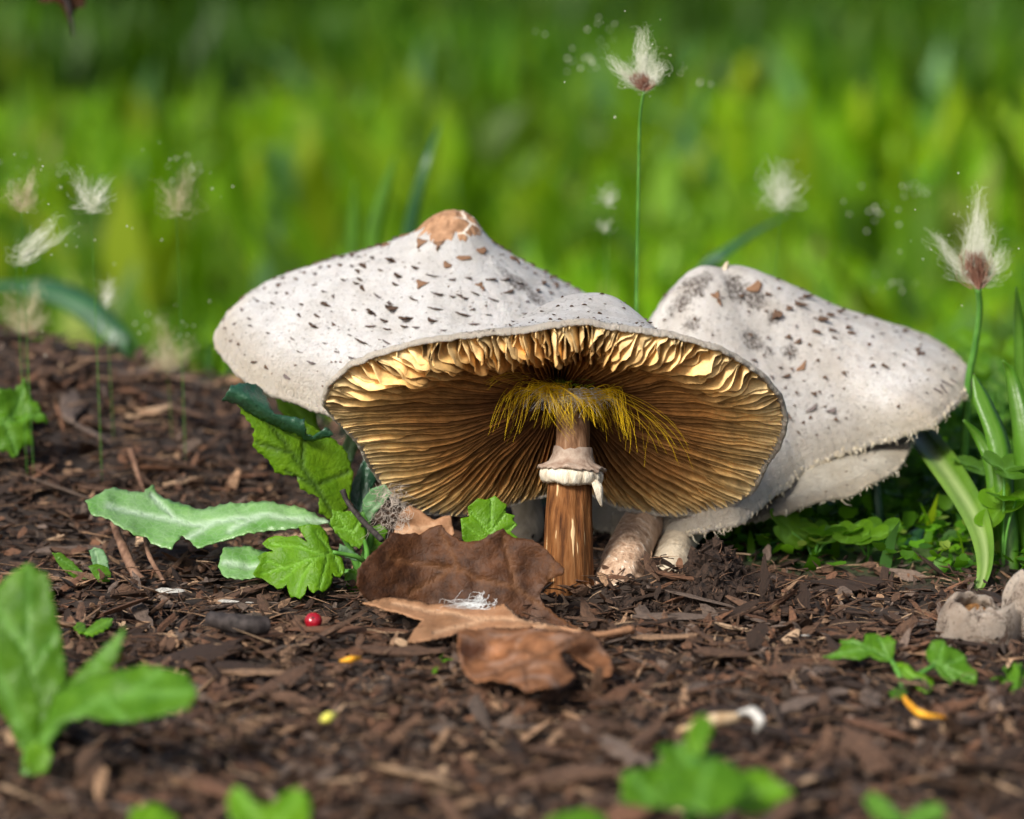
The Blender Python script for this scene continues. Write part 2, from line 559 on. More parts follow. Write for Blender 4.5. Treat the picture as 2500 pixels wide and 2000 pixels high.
def chip_material():
    m, nt, b, _ = new_mat('bark')
    lo = attr(nt, 'loc', 'Vector')
    tint = attr(nt, 'tint', 'Vector')
    g = noise(nt, scaled(nt, lo, (0.18, 1, 1)), 11, 5, 0.7)
    c = mixc(nt, 1.0, tint, ramp(nt, g, [(0.25, (0.35, 0.33, 0.31)), (0.5, (0.95, 0.93, 0.9)), (0.78, (1.75, 1.7, 1.6))]), 'MULTIPLY')
    d = noise(nt, lo, 2.2, 3, 0.6)
    c = mixc(nt, math_(nt, 'MULTIPLY', ramp(nt, d, [(0.52, (0, 0, 0)), (0.68, (1, 1, 1))]), 0.55), c, (0.028, 0.018, 0.012))
    L(nt, c, b.inputs['Base Color'])
    b.inputs['Roughness'].default_value = 0.72
    b.inputs['Specular IOR Level'].default_value = 0.35
    bump(nt, b, g, 0.9, 0.0010)
    return m


M['bark'] = chip_material()


def soil_material():
    m, nt, b, _ = new_mat('soil')
    co = objco(nt)
    n = noise(nt, co, 90, 7, 0.7)
    c = ramp(nt, n, [(0.3, (0.010, 0.006, 0.004)), (0.7, (0.055, 0.034, 0.022))])
    lw = attr(nt, 'lawn')
    g = noise(nt, co, 14, 5, 0.65)
    gc = ramp(nt, g, [(0.3, (0.025, 0.06, 0.008)), (0.7, (0.07, 0.14, 0.015))])
    c = mixc(nt, lw, c, gc)
    L(nt, c, b.inputs['Base Color'])
    b.inputs['Roughness'].default_value = 0.9
    bump(nt, b, n, 0.9, 0.004)
    return m


M['soil'] = soil_material()


def lawn_material():
    m, nt, b, out = new_mat('lawn_grass')
    c = attr(nt, 'tint', 'Vector')
    L(nt, c, b.inputs['Base Color'])
    b.inputs['Roughness'].default_value = 0.5
    b.inputs['Specular IOR Level'].default_value = 0.3
    t = nt.nodes.new('ShaderNodeBsdfTranslucent')
    L(nt, mixc(nt, 1.0, c, (1.5, 1.45, 0.6), 'MULTIPLY'), t.inputs[0])
    mx = nt.nodes.new('ShaderNodeMixShader'); mx.inputs[0].default_value = 0.42
    L(nt, b.outputs[0], mx.inputs[1]); L(nt, t.outputs[0], mx.inputs[2])
    L(nt, mx.outputs[0], out.inputs['Surface'])
    return m


M['lawn'] = lawn_material()

# ------------------------------------------------------------------ the ground
MX = np.array([-0.9, -0.30, -0.17, -0.10, -0.03, 0.02])
MH = np.array([0.085, 0.062, 0.034, 0.016, 0.004, 0.0])
BX = np.array([-3, -0.5, -0.3, -0.2, -0.12, -0.05, 0.05, 0.1, 0.2, 0.5, 3])
BY = np.array([0.6, 0.50, 0.43, 0.38, 0.32, 0.24, 0.13, 0.045, 0.012, -0.02, -0.1])


def lawn_edge(x): return np.interp(x, BX, BY)


def ground_z(x, y):
    x = np.asarray(x, float); y = np.asarray(y, float)
    h = np.interp(x, MX, MH)
    ridge = smooth(-0.02, 0.31, y) * (1 - smooth(0.34, 0.50, y))
    z = h * ridge
    near = 1 - smooth(0.4, 0.9, y)
    z = z + near * 0.0035 * fbm(np.stack([x * 28, y * 28, 0 * x], -1), 3, 3)
    sx, sy = x - 0.058, y + 0.004
    z = z + 0.009 * np.exp(-(sx / 0.032) ** 2 - (sy / 0.02) ** 2)
    z = z - 0.20 * smooth(0.40, 0.95, y)
    z = z + smooth(0.8, 6, y) * 0.06 * fbm(np.stack([x * 1.5, y * 1.5, 0 * x], -1), 5, 2)
    return z


gx = np.concatenate([-np.geomspace(120, 0.5, 22), np.linspace(-0.48, 0.48, 150), np.geomspace(0.5, 120, 22)])
gy = np.concatenate([[-40, -8, -3, -1.6], np.linspace(-1.2, -0.5, 14), np.linspace(-0.48, 0.62, 190), np.geomspace(0.65, 260, 44)])
GX, GY_ = np.meshgrid(gx, gy)
GZ = ground_z(GX, GY_)
lawnm = smooth(-0.02, 0.05, GY_ - lawn_edge(GX))
o = put('ground', np.stack([GX, GY_, GZ], -1).reshape(-1, 3), grid_faces(len(gy), len(gx)), M['soil'], attrs={'lawn': lawnm.ravel()})
tag(o, 'dark brown garden soil running under the mulch and lawn', 'ground', kind='structure')

# ------------------------------------------------------------------ mushrooms
class Cap:
    def __init__(self, cpx, cpy, Y, R, H, roll, beta, below=False, prof=None, apex=(0, 0), seed=1, rough=0.012, rim_wave=0.02):
        self.C = at(cpx, cpy, Y); self.R = R; self.H = H; self.seed = seed
        r, b = R_(roll), R_(beta)
        e1 = math.cos(r) * RGT + math.sin(r) * UPV
        u = -math.sin(r) * RGT + math.cos(r) * UPV
        tc = -FWD
        sg = -1 if below else 1
        self.e1 = e1
        self.n = math.cos(b) * u + sg * math.sin(b) * tc
        self.e2 = math.cos(b) * tc - sg * math.sin(b) * u       # towards the near rim
        self.pt = np.array([p[0] for p in prof]); self.ph = np.array([p[1] for p in prof])
        self.bulge = (0.0, 0.0); self.apex = apex; self.rough = rough; self.rim_wave = rim_wave
        self.rphi = None

    def set_rim(self, poly):
        q = np.array(poly, float)
        d = np.concatenate([[0], np.cumsum(np.linalg.norm(np.diff(np.vstack([q, q[:1]]), axis=0), axis=1))])
        u = np.linspace(0, d[-1], 400, endpoint=False)
        qq = np.vstack([q, q[:1]])
        px = np.interp(u, d, qq[:, 0]); py = np.interp(u, d, qq[:, 1])
        D = ray(px, py)
        t = ((self.C - CAM) @ self.n) / (D @ self.n)
        P = CAM + D * t[:, None] - self.C
        a = np.arctan2(P @ self.e2, P @ self.e1); rr = np.hypot(P @ self.e2, P @ self.e1)
        k = np.argsort(a); a = a[k]; rr = rr[k]
        a = np.concatenate([a - 2 * np.pi, a, a + 2 * np.pi]); rr = np.tile(rr, 3)
        ker = np.exp(-np.linspace(-2, 2, 9) ** 2); ker /= ker.sum()
        rr = np.convolve(rr, ker, 'same')
        self.rphi = (a, rr / self.R)
        k = np.exp(-np.linspace(-2.2, 2.2, 141) ** 2); k /= k.sum()
        ua = np.linspace(-3 * np.pi, 3 * np.pi, 1200)
        self.rsm = (ua, np.convolve(np.interp(ua, *self.rphi), k, 'same'))

    def rad(self, ph):
        ph = np.asarray(ph, float)
        if self.rphi is not None:
            w = np.mod(ph + np.pi, 2 * np.pi) - np.pi
            return np.interp(w, *self.rphi) + 0.004 * n2(np.cos(ph) * 22, np.sin(ph) * 22, self.seed + 9)
        return 1 + self.rim_wave * n2(np.cos(ph) * 2.2, np.sin(ph) * 2.2, self.seed) + 0.008 * n2(np.cos(ph) * 16, np.sin(ph) * 16, self.seed + 1)

    def prof(self, t):
        # smooth the table a little
        t = np.asarray(t, float)
        return (np.interp(t, self.pt, self.ph) + np.interp(np.clip(t - 0.03, 0, 1), self.pt, self.ph) + np.interp(np.clip(t + 0.03, 0, 1), self.pt, self.ph)) / 3 * (t < 0.97) + np.interp(t, self.pt, self.ph) * (t >= 0.97)

    def P(self, t, ph, lift=0.0, h=None):
        t = np.asarray(t, float); ph = np.asarray(ph, float)
        t, ph = np.broadcast_arrays(t, ph)
        r = self.rad(ph)
        if self.rphi is not None and h is None:
            rs = np.interp(np.mod(ph + np.pi, 2 * np.pi) - np.pi, *self.rsm)
            r = rs + (r - rs) * smooth(0.55, 1.0, t)
        r = r * self.R * t
        w = np.clip(1 - t, 0, 1) ** 1.2 if h is None else 0 * t
        base = self.C + (r * np.cos(ph) + self.apex[0] * w)[..., None] * self.e1 + (r * np.sin(ph) + self.apex[1] * w)[..., None] * self.e2
        if h is None:
            h = self.H * (self.prof(t) + self.bulge[0] * np.clip(np.cos(ph - self.bulge[1]), 0, 1) * 4 * t * np.clip(1 - t, 0, 1))
            q = np.stack([r * np.cos(ph), r * np.sin(ph), 0 * r], -1) / self.R
            h = h + self.R * self.rough * (fbm(q * 2.6 + 4, self.seed + 3, 3) * 2.2 + 0.35 * fbm(q * 13, self.seed + 4, 2) + 0.62 * fbm(q * 24, self.seed + 5, 3)) * smooth(0.02, 0.3, t)
            comb = smooth(0.80, 0.97, t)
            h = h + self.R * comb * (0.0045 * n2(np.cos(ph) * 42, np.sin(ph) * 42, self.seed + 14) + 0.004 * n2(np.cos(ph) * 90, np.sin(ph) * 90 + t * 6, self.seed + 15) + 0.003 * n1(t * 70 + n2(np.cos(ph) * 5, np.sin(ph) * 5, 3) * 3, self.seed + 16))
            h = h + self.R * self.rim_wave * 0.9 * n2(np.cos(ph) * 3.1, np.sin(ph) * 3.1, self.seed + 7) * t ** 3
        return base + (h + lift)[..., None] * self.n

    def frame(self, t, ph):
        e = 0.01
        p = self.P(t, ph)
        dr = norm(self.P(np.minimum(t + e, 1), ph) - self.P(np.maximum(t - e, 0.0), ph))
        dp = norm(self.P(t, ph + 0.01) - self.P(t, ph - 0.01))
        nn = norm(np.cross(dr, dp))
        nn = np.where(((nn @ self.n) < 0)[..., None], -nn, nn)
        return p, dr, dp, nn

    def pick(self, px, py):
        if not hasattr(self, '_g'):
            T, PH = np.meshgrid(np.linspace(0.01, 0.99, 110), np.linspace(0, 2 * np.pi, 400, endpoint=False), indexing='ij')
            p, dr, dp, nn = self.frame(T, PH)
            x, y, d = proj(p)
            ok = np.einsum('ijk,ijk->ij', nn, CAM - p) > 0
            self._g = T[ok], PH[ok], x[ok], y[ok], d[ok]
        T, PH, x, y, d = self._g
        s = (x - px) ** 2 + (y - py) ** 2 + (d - d.min()) * 400
        k = int(np.argmin(s))
        return T[k], PH[k]

    def under(self, s):
        return self.H * self.prof(s) * 0.74 - 0.016 * self.R

    def build(self, parent, mat, nt=120, nph=520, stains=()):
        t = np.concatenate([np.linspace(0.0, 0.9, nt - 22), np.linspace(0.905, 1.0, 22)])
        t[0] = 0.002
        ph = np.linspace(0, 2 * np.pi, nph, endpoint=False)
        T, PH = np.meshgrid(t, ph, indexing='ij')
        top = self.P(T, PH)
        # rolled rim, then the flesh underneath back to the stem
        edge = self.P(np.full(nph, 1.0), ph)
        rw = self.R
        rings = []
        for dt, dz in ((0.006, -0.005), (0.010, -0.012), (0.011, -0.020), (0.008, -0.028), (0.001, -0.034), (-0.010, -0.036)):
            q = self.P(np.full(nph, 1.0 + dt), ph, 0.0)
            jag = 0.0035 * n1(ph * 60, self.seed + 20) * (dz < -0.01) + 0.005 * n1(ph * 9, self.seed + 21) * (dz < -0.01)
            rings.append(q + ((dz + jag) * rw)[..., None] * self.n)
        for s in (0.97, 0.94, 0.9, 0.8, 0.65, 0.5, 0.35, 0.2, 0.1, 0.03):
            rings.append(self.P(np.full(nph, s), ph, 0.0, h=np.full(nph, self.under(np.array(s)))))
        allr = np.concatenate([top, np.array(rings)], 0)
        V = allr.reshape(-1, 3)
        F = grid_faces(allr.shape[0], nph, True).tolist()
        F.append(list(range(nph))[::-1]); F.append(list(range((allr.shape[0] - 1) * nph, allr.shape[0] * nph)))
        tt = np.concatenate([t, np.full(len(rings), 1.0)])
        pol = np.stack([np.repeat(np.cos(ph)[None] * 3, len(tt), 0), np.repeat(tt[:, None], nph, 1), np.repeat(np.sin(ph)[None] * 3, len(tt), 0)], -1).reshape(-1, 3)
        st = np.zeros(len(V))
        for px, py, rpx, amt in stains:
            c = self.P(*self.pick(px, py))
            d = np.linalg.norm(V - c, axis=1) / (rpx * PXM)
            st = np.maximum(st, amt * np.exp(-d ** 2 * 1.1))
        return put('cap', V, F, mat, parent, True, {'polar': pol, 'stain': st})


def flake_mesh(name, mat, seed, curl=0.45, sq=False):
    r = np.random.default_rng(seed)
    nx, ny = 6, 4
    u = np.linspace(-1, 1, nx); v = np.linspace(0, 1, ny)
    V = []
    for side in (0, 1):
        for j in v:
            for i in u:
                half = 0.5 * (1 - 0.35 * j) if not sq else 0.5 * (0.72 + 0.5 * math.sin(j * 2.6 + seed))
                yy = (j * (1 - (0.55 if not sq else 0.35) * i * i)) + r.uniform(-.11, .11)
                z = curl * (j ** 2) * (1 - 0.5 * i * i) + 0.10
                if side: z = z - 0.22 * (0.6 + 0.4 * j)
                V.append((i * half + r.uniform(-.09, .09), yy - 0.35, z))
    f1 = grid_faces(ny, nx); f2 = f1[:, ::-1] + nx * ny
    ring = [i for i in range(nx)] + [nx * k + nx - 1 for k in range(1, ny)] + [nx * (ny - 1) + i for i in range(nx - 2, -1, -1)] + [nx * k for k in range(ny - 2, 0, -1)]
    F = f1.tolist() + f2.tolist()
    o_ = nx * ny
    for a, b in zip(ring, ring[1:] + ring[:1]):
        F.append([b, a, a + o_, b + o_])
    return mesh(name, V, F, mat, True)


def scale_set(kind):
    mat, sq, curl = {'dark': ('scale_dark', False, 0.85), 'tan': ('scale_tan', True, 0.22), 'grey': ('scale_grey', False, 0.7)}[kind]
    return [flake_mesh('scale', M[mat], 10 + k + len(kind) * 7, curl, sq) for k in range(5)]


FLAKES = {k: scale_set(k) for k in ('dark', 'tan', 'grey')}


def add_scale(cap, capobj, t, ph, w, l, kind='dark', yaw=0.0, lift=0.0):
    p, dr, dp, nn = cap.frame(np.array(t), np.array(ph))
    c, s = math.cos(yaw), math.sin(yaw)
    y = dr * c + dp * s; x = np.cross(y, nn)
    return link_copy('scale', random.choice(FLAKES[kind]), capobj, frame_mat(p + nn * lift, x, y, nn, w, l, min(w, l) * 0.9))


def scatter_scales(cap, capobj, n, t0, t1, wpx, lpx, kinds, seed, mind=0.05, phr=(0, 2 * math.pi), avoid=()):
    r = random.Random(seed)
    pts = []
    tries = 0
    while len(pts) < n and tries < n * 60:
        tries += 1
        t = math.sqrt(r.uniform(t0 * t0, t1 * t1)); ph = r.uniform(*phr)
        x, y = t * math.cos(ph), t * math.sin(ph)
        if any((x - a) ** 2 + (y - b) ** 2 < mind * mind for a, b in pts): continue
        pts.append((x, y))
        k = 1.15 - 0.45 * t
        add_scale(cap, capobj, t, ph, r.uniform(*wpx) * PXM * k, r.uniform(*lpx) * PXM * k, r.choice(kinds), r.gauss(0, 0.3), -0.0001)


def fine_scales(cap, capobj, n, t0, t1, mat, seed, size=(2.0, 6.0)):
    r = np.random.default_rng(seed)
    t = np.sqrt(r.uniform(t0 * t0, t1 * t1, n)); ph = r.uniform(0, 2 * np.pi, n)
    p, dr, dp, nn = cap.frame(t, ph)
    w = (r.uniform(size[0], size[1], n) * PXM)[:, None]; l = w * r.uniform(0.3, 0.8, n)[:, None]
    V = np.stack([p - dp * w * .5, p + dp * w * .5, p + dr * l + nn * l * 0.35, p + nn * l * 0.3 + dr * l * .3], 1)
    F = np.array([[0, 1, 3], [1, 2, 3], [2, 0, 3], [0, 2, 1]])
    F = (F[None] + (np.arange(n) * 4)[:, None, None]).reshape(-1, 3)
    return put('fine_scales', V.reshape(-1, 3), F, mat, capobj, False, kind='stuff')


def rim_fringe(cap, capobj, n, ph0, ph1, lpx, seed, mat, t=0.995, r0=0.00042):
    r = np.random.default_rng(seed)
    ph = r.uniform(ph0, ph1, n)
    p, dr, dp, nn = cap.frame(np.full(n, 0.985), ph)
    p = cap.P(np.full(n, 1.008), ph) - cap.n * (cap.R * r.uniform(0.0, 0.034, n))[:, None]
    ln = (r.gamma(2.0, 0.5, n) * lpx * PXM)[:, None]
    side = (dp * r.normal(0, 0.55, n)[:, None])
    u = np.linspace(0, 1, 6)
    down = norm(dr * 0.55 - cap.n * 0.75)
    C = np.stack([p - dr * 0.0004 + (down * a + side * a * a + nn * (0.5 * a * (1 - a)) * r.normal(0.3, 1, n)[:, None]) * ln for a in u], 1)
    V, F = hairs_vf(C, r0 * r.uniform(0.5, 1.3, n), 0.00005)
    return put('rim_fringe', V, F, mat, capobj, True, kind='stuff')


def joined_gills(cap, capobj, n, seed):
    """Dark gills under a cap that is seen only from above: too fine to pick apart."""
    r = np.random.default_rng(seed)
    ph = np.linspace(0, 2 * np.pi, n, endpoint=False)
    s = np.linspace(0.15, 0.955, 12)
    up = cap.under(s)
    lo = cap.R * (0.05 * (1 - s) - 0.030 - 0.012 * np.sin(s * 3.1)) * 1.0
    V = []
    for k in range(n):
        dphi = 0.35 * (2 * np.pi / n)
        j = cap.R * 0.010 * r.normal()
        for d, hh in ((-dphi, up), (-dphi * .5, lo + j * s), (dphi * .5, lo + j * s), (dphi, up)):
            V.append(cap.P(s, np.full(12, ph[k] + d), 0.0, h=hh))
    V = np.array(V).reshape(n, 4, 12, 3).transpose(0, 2, 1, 3).reshape(-1, 3)
    f = grid_faces(12, 4)
    F = (f[None] + (np.arange(n) * 48)[:, None, None]).reshape(-1, 4)
    rn = np.repeat(r.uniform(0.1, 0.8, n), 48)
    ss = np.tile(np.repeat(s, 4), n)
    return put('gills', V, F, M['gill'], capobj, True, {'gill': np.stack([ss * 0.5, 0 * ss, rn], -1)}, kind='stuff')


def stem_part(parent, pts, radii, mat, seed, ns=40, n=60, name='stem', lump=0.05, squash=0.0):
    c = catmull(pts, n); rr = np.interp(np.linspace(0, 1, n), np.linspace(0, 1, len(radii)), radii)
    V, F = tube_vf(c, rr, ns)
    th = np.tile(np.linspace(0, 2 * np.pi, ns, endpoint=False), n); zz = np.repeat(np.linspace(0, 1, n), ns)
    d = 1 + lump * n2(np.cos(th) * 3 + 5 * np.sin(th), zz * 2.0, seed) + lump * 0.5 * n2(np.cos(th) * 9 + 7 * np.sin(th), zz * 1.5, seed + 1)
    cc = np.repeat(c, ns, 0)
    V = cc + (V - cc) * d[:, None]
    return put(name, V, F, mat, parent, True)


PROF = [(0, 1), (.05, .99), (.09, .965), (.13, .91), (.18, .825), (.25, .745), (.5, .545), (.75, .345), (.88, .23), (.95, .14), (.985, .065), (1, 0)]
GROUPM = 'mushrooms growing in one cluster'

# --- the tilted mushroom whose gills face the viewer
front = thing('mushroom', at(1390, 1462, 0.0), 'mushroom tilted back to show golden brown gills, on a brown stem with a white ring', 'mushroom', GROUPM)
RIM = [(787, 975), (800, 930), (850, 885), (920, 855), (1020, 826), (1120, 809), (1200, 801), (1290, 797), (1350, 789), (1420, 784), (1480, 789),
       (1560, 799), (1650, 811), (1700, 822), (1760, 840), (1820, 877), (1870, 917), (1905, 957), (1918, 1000), (1914, 1045), (1893, 1090),
       (1865, 1130), (1852, 1165), (1832, 1195), (1790, 1222), (1740, 1240), (1660, 1249), (1580, 1242), (1500, 1222), (1450, 1196), (1385, 1184),
       (1320, 1200), (1260, 1218), (1200, 1238), (1130, 1248), (1070, 1246), (1000, 1229), (940, 1192), (905, 1132), (885, 1090), (850, 1045), (810, 1010)]
PROFF = [(0, 1), (.08, .985), (.16, .93), (.26, .80), (.38, .61), (.55, .38), (.75, .19), (.88, .09), (.95, .04), (.985, .014), (1, 0)]
fc = Cap(1375, 1020, 0.004, 0.0905, 0.0605, 0.0, 37.0, True, PROFF, (0.014, 0.0), 11, 0.006)
fc.set_rim(RIM)
fcap = fc.build(front, M['cap'], nt=100, stains=[(1180, 796, 60, 0.9), (1330, 760, 90, 0.55)])
scatter_scales(fc, fcap, 130, 0.2, 0.93, (8, 17), (5, 10), ['dark', 'grey', 'dark'], 35, 0.07)
fine_scales(fc, fcap, 900, 0.1, 0.97, M['scale_grey'], 6, (3, 8))
rim_fringe(fc, fcap, 300, 0, 2 * np.pi, 1.6, 37, M['fringe'], r0=0.0002)

NG = 236
FG = []
gr = np.random.default_rng(5)
for i in range(NG):
    ph0 = 2 * np.pi * (i + gr.uniform(-.12, .12)) / NG
    full = i % 2 == 0
    s0 = 0.075 if full else gr.choice([0.34, 0.52, 0.66]) + gr.uniform(-.05, .05)
    near = smooth(-0.1, 0.6, math.sin(ph0))
    ns = 34 if full else 24
    s = s0 + (0.988 - s0) * np.linspace(0, 1, ns) ** 0.9
    crump = near * smooth(0.45, 0.85, s)
    sp = 2 * np.pi / NG
    wav = 0.11 * n2(np.cos(ph0) * 2.1 + s * 1.1, np.sin(ph0) * 2.1 + s * 1.7, 31) * smooth(0.15, 0.6, s)
    wav = wav + sp * (1.9 * crump + 0.35) * n2(ph0 * 14 + 0 * s, s * 9, 32) + sp * (1.0 * crump + 0.15) * n2(ph0 * 60 + 0 * s, s * 22, 33)
    ph = ph0 + wav
    up = fc.under(s)
    lo = fc.R * (0.127 * (1 - s) ** 1.4 - 0.034 * smooth(0.0, 0.35, s) - 0.016 * np.sin(np.clip(s, 0, 1) * np.pi) * smooth(0.2, 0.6, s))
    if not full: lo = lo + fc.R * 0.10 * (1 - smooth(s0, s0 + 0.16, s))
    lo = lo + fc.R * 0.020 * (0.35 + crump * 1.6) * n2(ph0 * 40 + 0 * s, s * 13, 34)
    lo = lo - fc.R * 0.064 * near * smooth(0.58, 0.78, s) * (1 - smooth(0.88, 0.985, s)) * (0.35 + 1.0 * gr.uniform(0, 1))
    lo = np.minimum(lo, up - 0.002 * fc.R)
    mid = up * 0.35 + lo * 0.65
    wd = sp * 0.175 * np.minimum(1.0, 0.25 / np.maximum(s, .05) * 0.9 + 0.62)
    lean = sp * gr.normal(0, 0.25) + sp * 0.8 * crump * n1(np.array([ph0 * 14.0]), 35)[0]
    rows = [fc.P(s, ph - wd * .8, 0, h=up), fc.P(s, ph - wd * .7 + lean * .5, 0, h=mid), fc.P(s, ph - wd * .42 + lean, 0, h=lo + 0.003 * fc.R),
            fc.P(s, ph + lean, 0, h=lo), fc.P(s, ph + wd * .42 + lean, 0, h=lo + 0.003 * fc.R), fc.P(s, ph + wd * .7 + lean * .5, 0, h=mid), fc.P(s, ph + wd * .8, 0, h=up)]
    V = np.stack(rows, 1).reshape(-1, 3)
    F = grid_faces(ns, 7).tolist() + [list(range(7)), list(range((ns - 1) * 7, ns * 7))[::-1]]
    rnd = gr.uniform(0.0, 1.0)
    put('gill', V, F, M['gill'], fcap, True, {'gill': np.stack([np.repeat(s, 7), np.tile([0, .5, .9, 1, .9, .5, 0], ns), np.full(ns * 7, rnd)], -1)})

# stem, ring and the hair around the top of the stem
ftop = fc.C + fc.n * 0.020 + fc.e1 * 0.0028
fbase = at(1388, 1478, 0.0)
fpts = [fbase, at(1388, 1380, 0.0), at(1390, 1270, 0.001), at(1394, 1150, 0.003), at(1398, 1050, 0.006), ftop]
stem_part(front, fpts[:4], [x * PXM for x in (66, 63, 59, 54)], M['stem_brown'], 3, 56, 70)
stem_part(front, [at(1393, 1165, 0.003)] + fpts[4:], [x * PXM for x in (43, 42, 40)], M['stem_upper'], 4, 48, 40, 'stem_top')


def lathe(center, axis, prof_, ns, wob, seed):
    a = norm(axis); x = norm(np.cross(a, [0, 1, 0.1])); y = np.cross(a, x)
    th = np.linspace(0, 2 * np.pi, ns, endpoint=False)
    rows = []
    for k, (r, h, w) in enumerate(prof_):
        rr = r * (1 + w * wob * n2(np.cos(th) * 3, np.sin(th) * 3, seed)) + r * w * wob * 0.6 * n2(np.cos(th) * 12, np.sin(th) * 12, seed + 1)
        hh = h + w * wob * 0.010 * (n2(np.cos(th) * 4, np.sin(th) * 4, seed + 2) + 0.7 * n2(np.cos(th) * 14, np.sin(th) * 14, seed + 3))
        rows.append(center + rr[:, None] * (np.cos(th)[:, None] * x + np.sin(th)[:, None] * y) + hh[:, None] * a)
    return np.array(rows).reshape(-1, 3), grid_faces(len(prof_), ns, True)


px = PXM
rc = at(1396, 1150, 0.0035)
rax = at(1398, 1080, 0.006) - at(1391, 1200, 0.002)
V, F = lathe(rc, rax, [(44 * px, 62 * px, 0), (48 * px, 60 * px, .04), (51 * px, 40 * px, .05), (58 * px, 22 * px, .2), (72 * px, 12 * px, .6), (79 * px, 8 * px, 1.0), (80 * px, 3 * px, 1.0), (66 * px, 2 * px, .4), (50 * px, 0, 0)], 90, 0.12, 41)
ring = put('ring', V, F, M['ring_sheath'], front, True)
V, F = lathe(rc, rax, [(52 * px, 4 * px, 0), (74 * px, 3 * px, .3), (80 * px, -3 * px, .5), (81 * px, -14 * px, .5), (77 * px, -27 * px, .6), (70 * px, -34 * px, .9), (62 * px, -33 * px, .5), (52 * px, -24 * px, 0)], 120, 0.075, 43)
put('ring_band', V, F, M['ring'], ring, True)
# the torn flap hanging from the ring
fl = [at(1452, 1170, -0.004), at(1462, 1190, -0.006), at(1466, 1215, -0.006), at(1469, 1236, -0.005)]
c = catmull(fl, 12); w = np.interp(np.linspace(0, 1, 12), [0, .3, .6, 1], [10, 15, 11, 1.5]) * px
cols = [c + (-w)[:, None] * np.array([1, .5, 0]), c + np.array([0, -0.0012, 0]), c + (w * .6)[:, None] * np.array([1, -.3, 0.1])]
put('veil_flap', np.stack(cols, 1).reshape(-1, 3), grid_faces(12, 3), M['ring'], ring, True, solid=0.0006)


def hair_ring(name, n, mat, root_r, root_h, length, drop, seed, rad, locks, m=12, upk=0.3, conv=0.8, thr=1.25):
    r = np.random.default_rng(seed)
    a = norm(rax); x = norm(np.cross(a, [0, 1, 0.1])); x = x if x[0] > 0 else -x
    y = np.cross(a, x); y = y if y[1] < 0 else -y                      # y towards the viewer
    c0 = at(1398, 966, 0.0050)
    lt = np.arccos(r.uniform(-1, 1, locks)) * np.where(r.uniform(0, 1, locks) < .8, 1, -1); lL = r.uniform(0.5, 1.2, locks) * (0.35 + 0.7 * np.abs(np.cos(lt))); lO = r.uniform(0.55, 1.1, locks) * (0.5 + 0.6 * np.abs(np.cos(lt)))
    lD = drop * r.uniform(0.1, 1.4, locks); lS = r.normal(0, 0.5, locks); lC = r.normal(0, 0.16, locks)
    k = r.integers(0, locks, n)
    off = r.normal(0, 0.20, n)
    L_ = length * lL[k] * r.uniform(0.7, 1.1, n); O_ = lO[k] * r.uniform(.85, 1.15, n); D_ = lD[k] * r.uniform(.85, 1.15, n)
    rh = root_h + r.normal(0, 0.0012, n); ph_ = r.uniform(-.5, .5, n)
    C = []
    for uu in np.linspace(0, 1, m):
        rr = root_r + L_ * O_ * (uu ** 0.8) + L_ * lC[k] * np.sin(uu * 4.5 + ph_)
        hh = rh + L_ * (upk * np.sin(uu * np.pi * .75) - D_ * uu ** 2.0)
        tt = lt[k] + off * (1 - conv * uu) + lS[k] * uu ** 1.5
        C.append(c0 + (rr * np.cos(tt))[:, None] * x + (rr * np.sin(tt) * 1.25)[:, None] * y + hh[:, None] * a)
    C = np.stack(C, 1)
    V, F = hairs_vf(C, rad * r.uniform(0.6, 1.2, n), rad * 0.15)
    return put(name, V, F, mat, front, True, kind='stuff')


hair_ring('yellow_hair', 640, M['hair_yellow'], 0.0070, -0.001, 0.0290, 0.75, 67, 0.00018, 90)
hair_ring('white_hair', 420, M['hair_white'], 0.0100, -0.0010, 0.0150, 0.75, 63, 0.00015, 60, conv=0.5)
hair_ring('green_hair', 150, M['hair_green'], 0.0066, 0.0026, 0.0095, -0.3, 65, 0.00017, 40, conv=0.3)

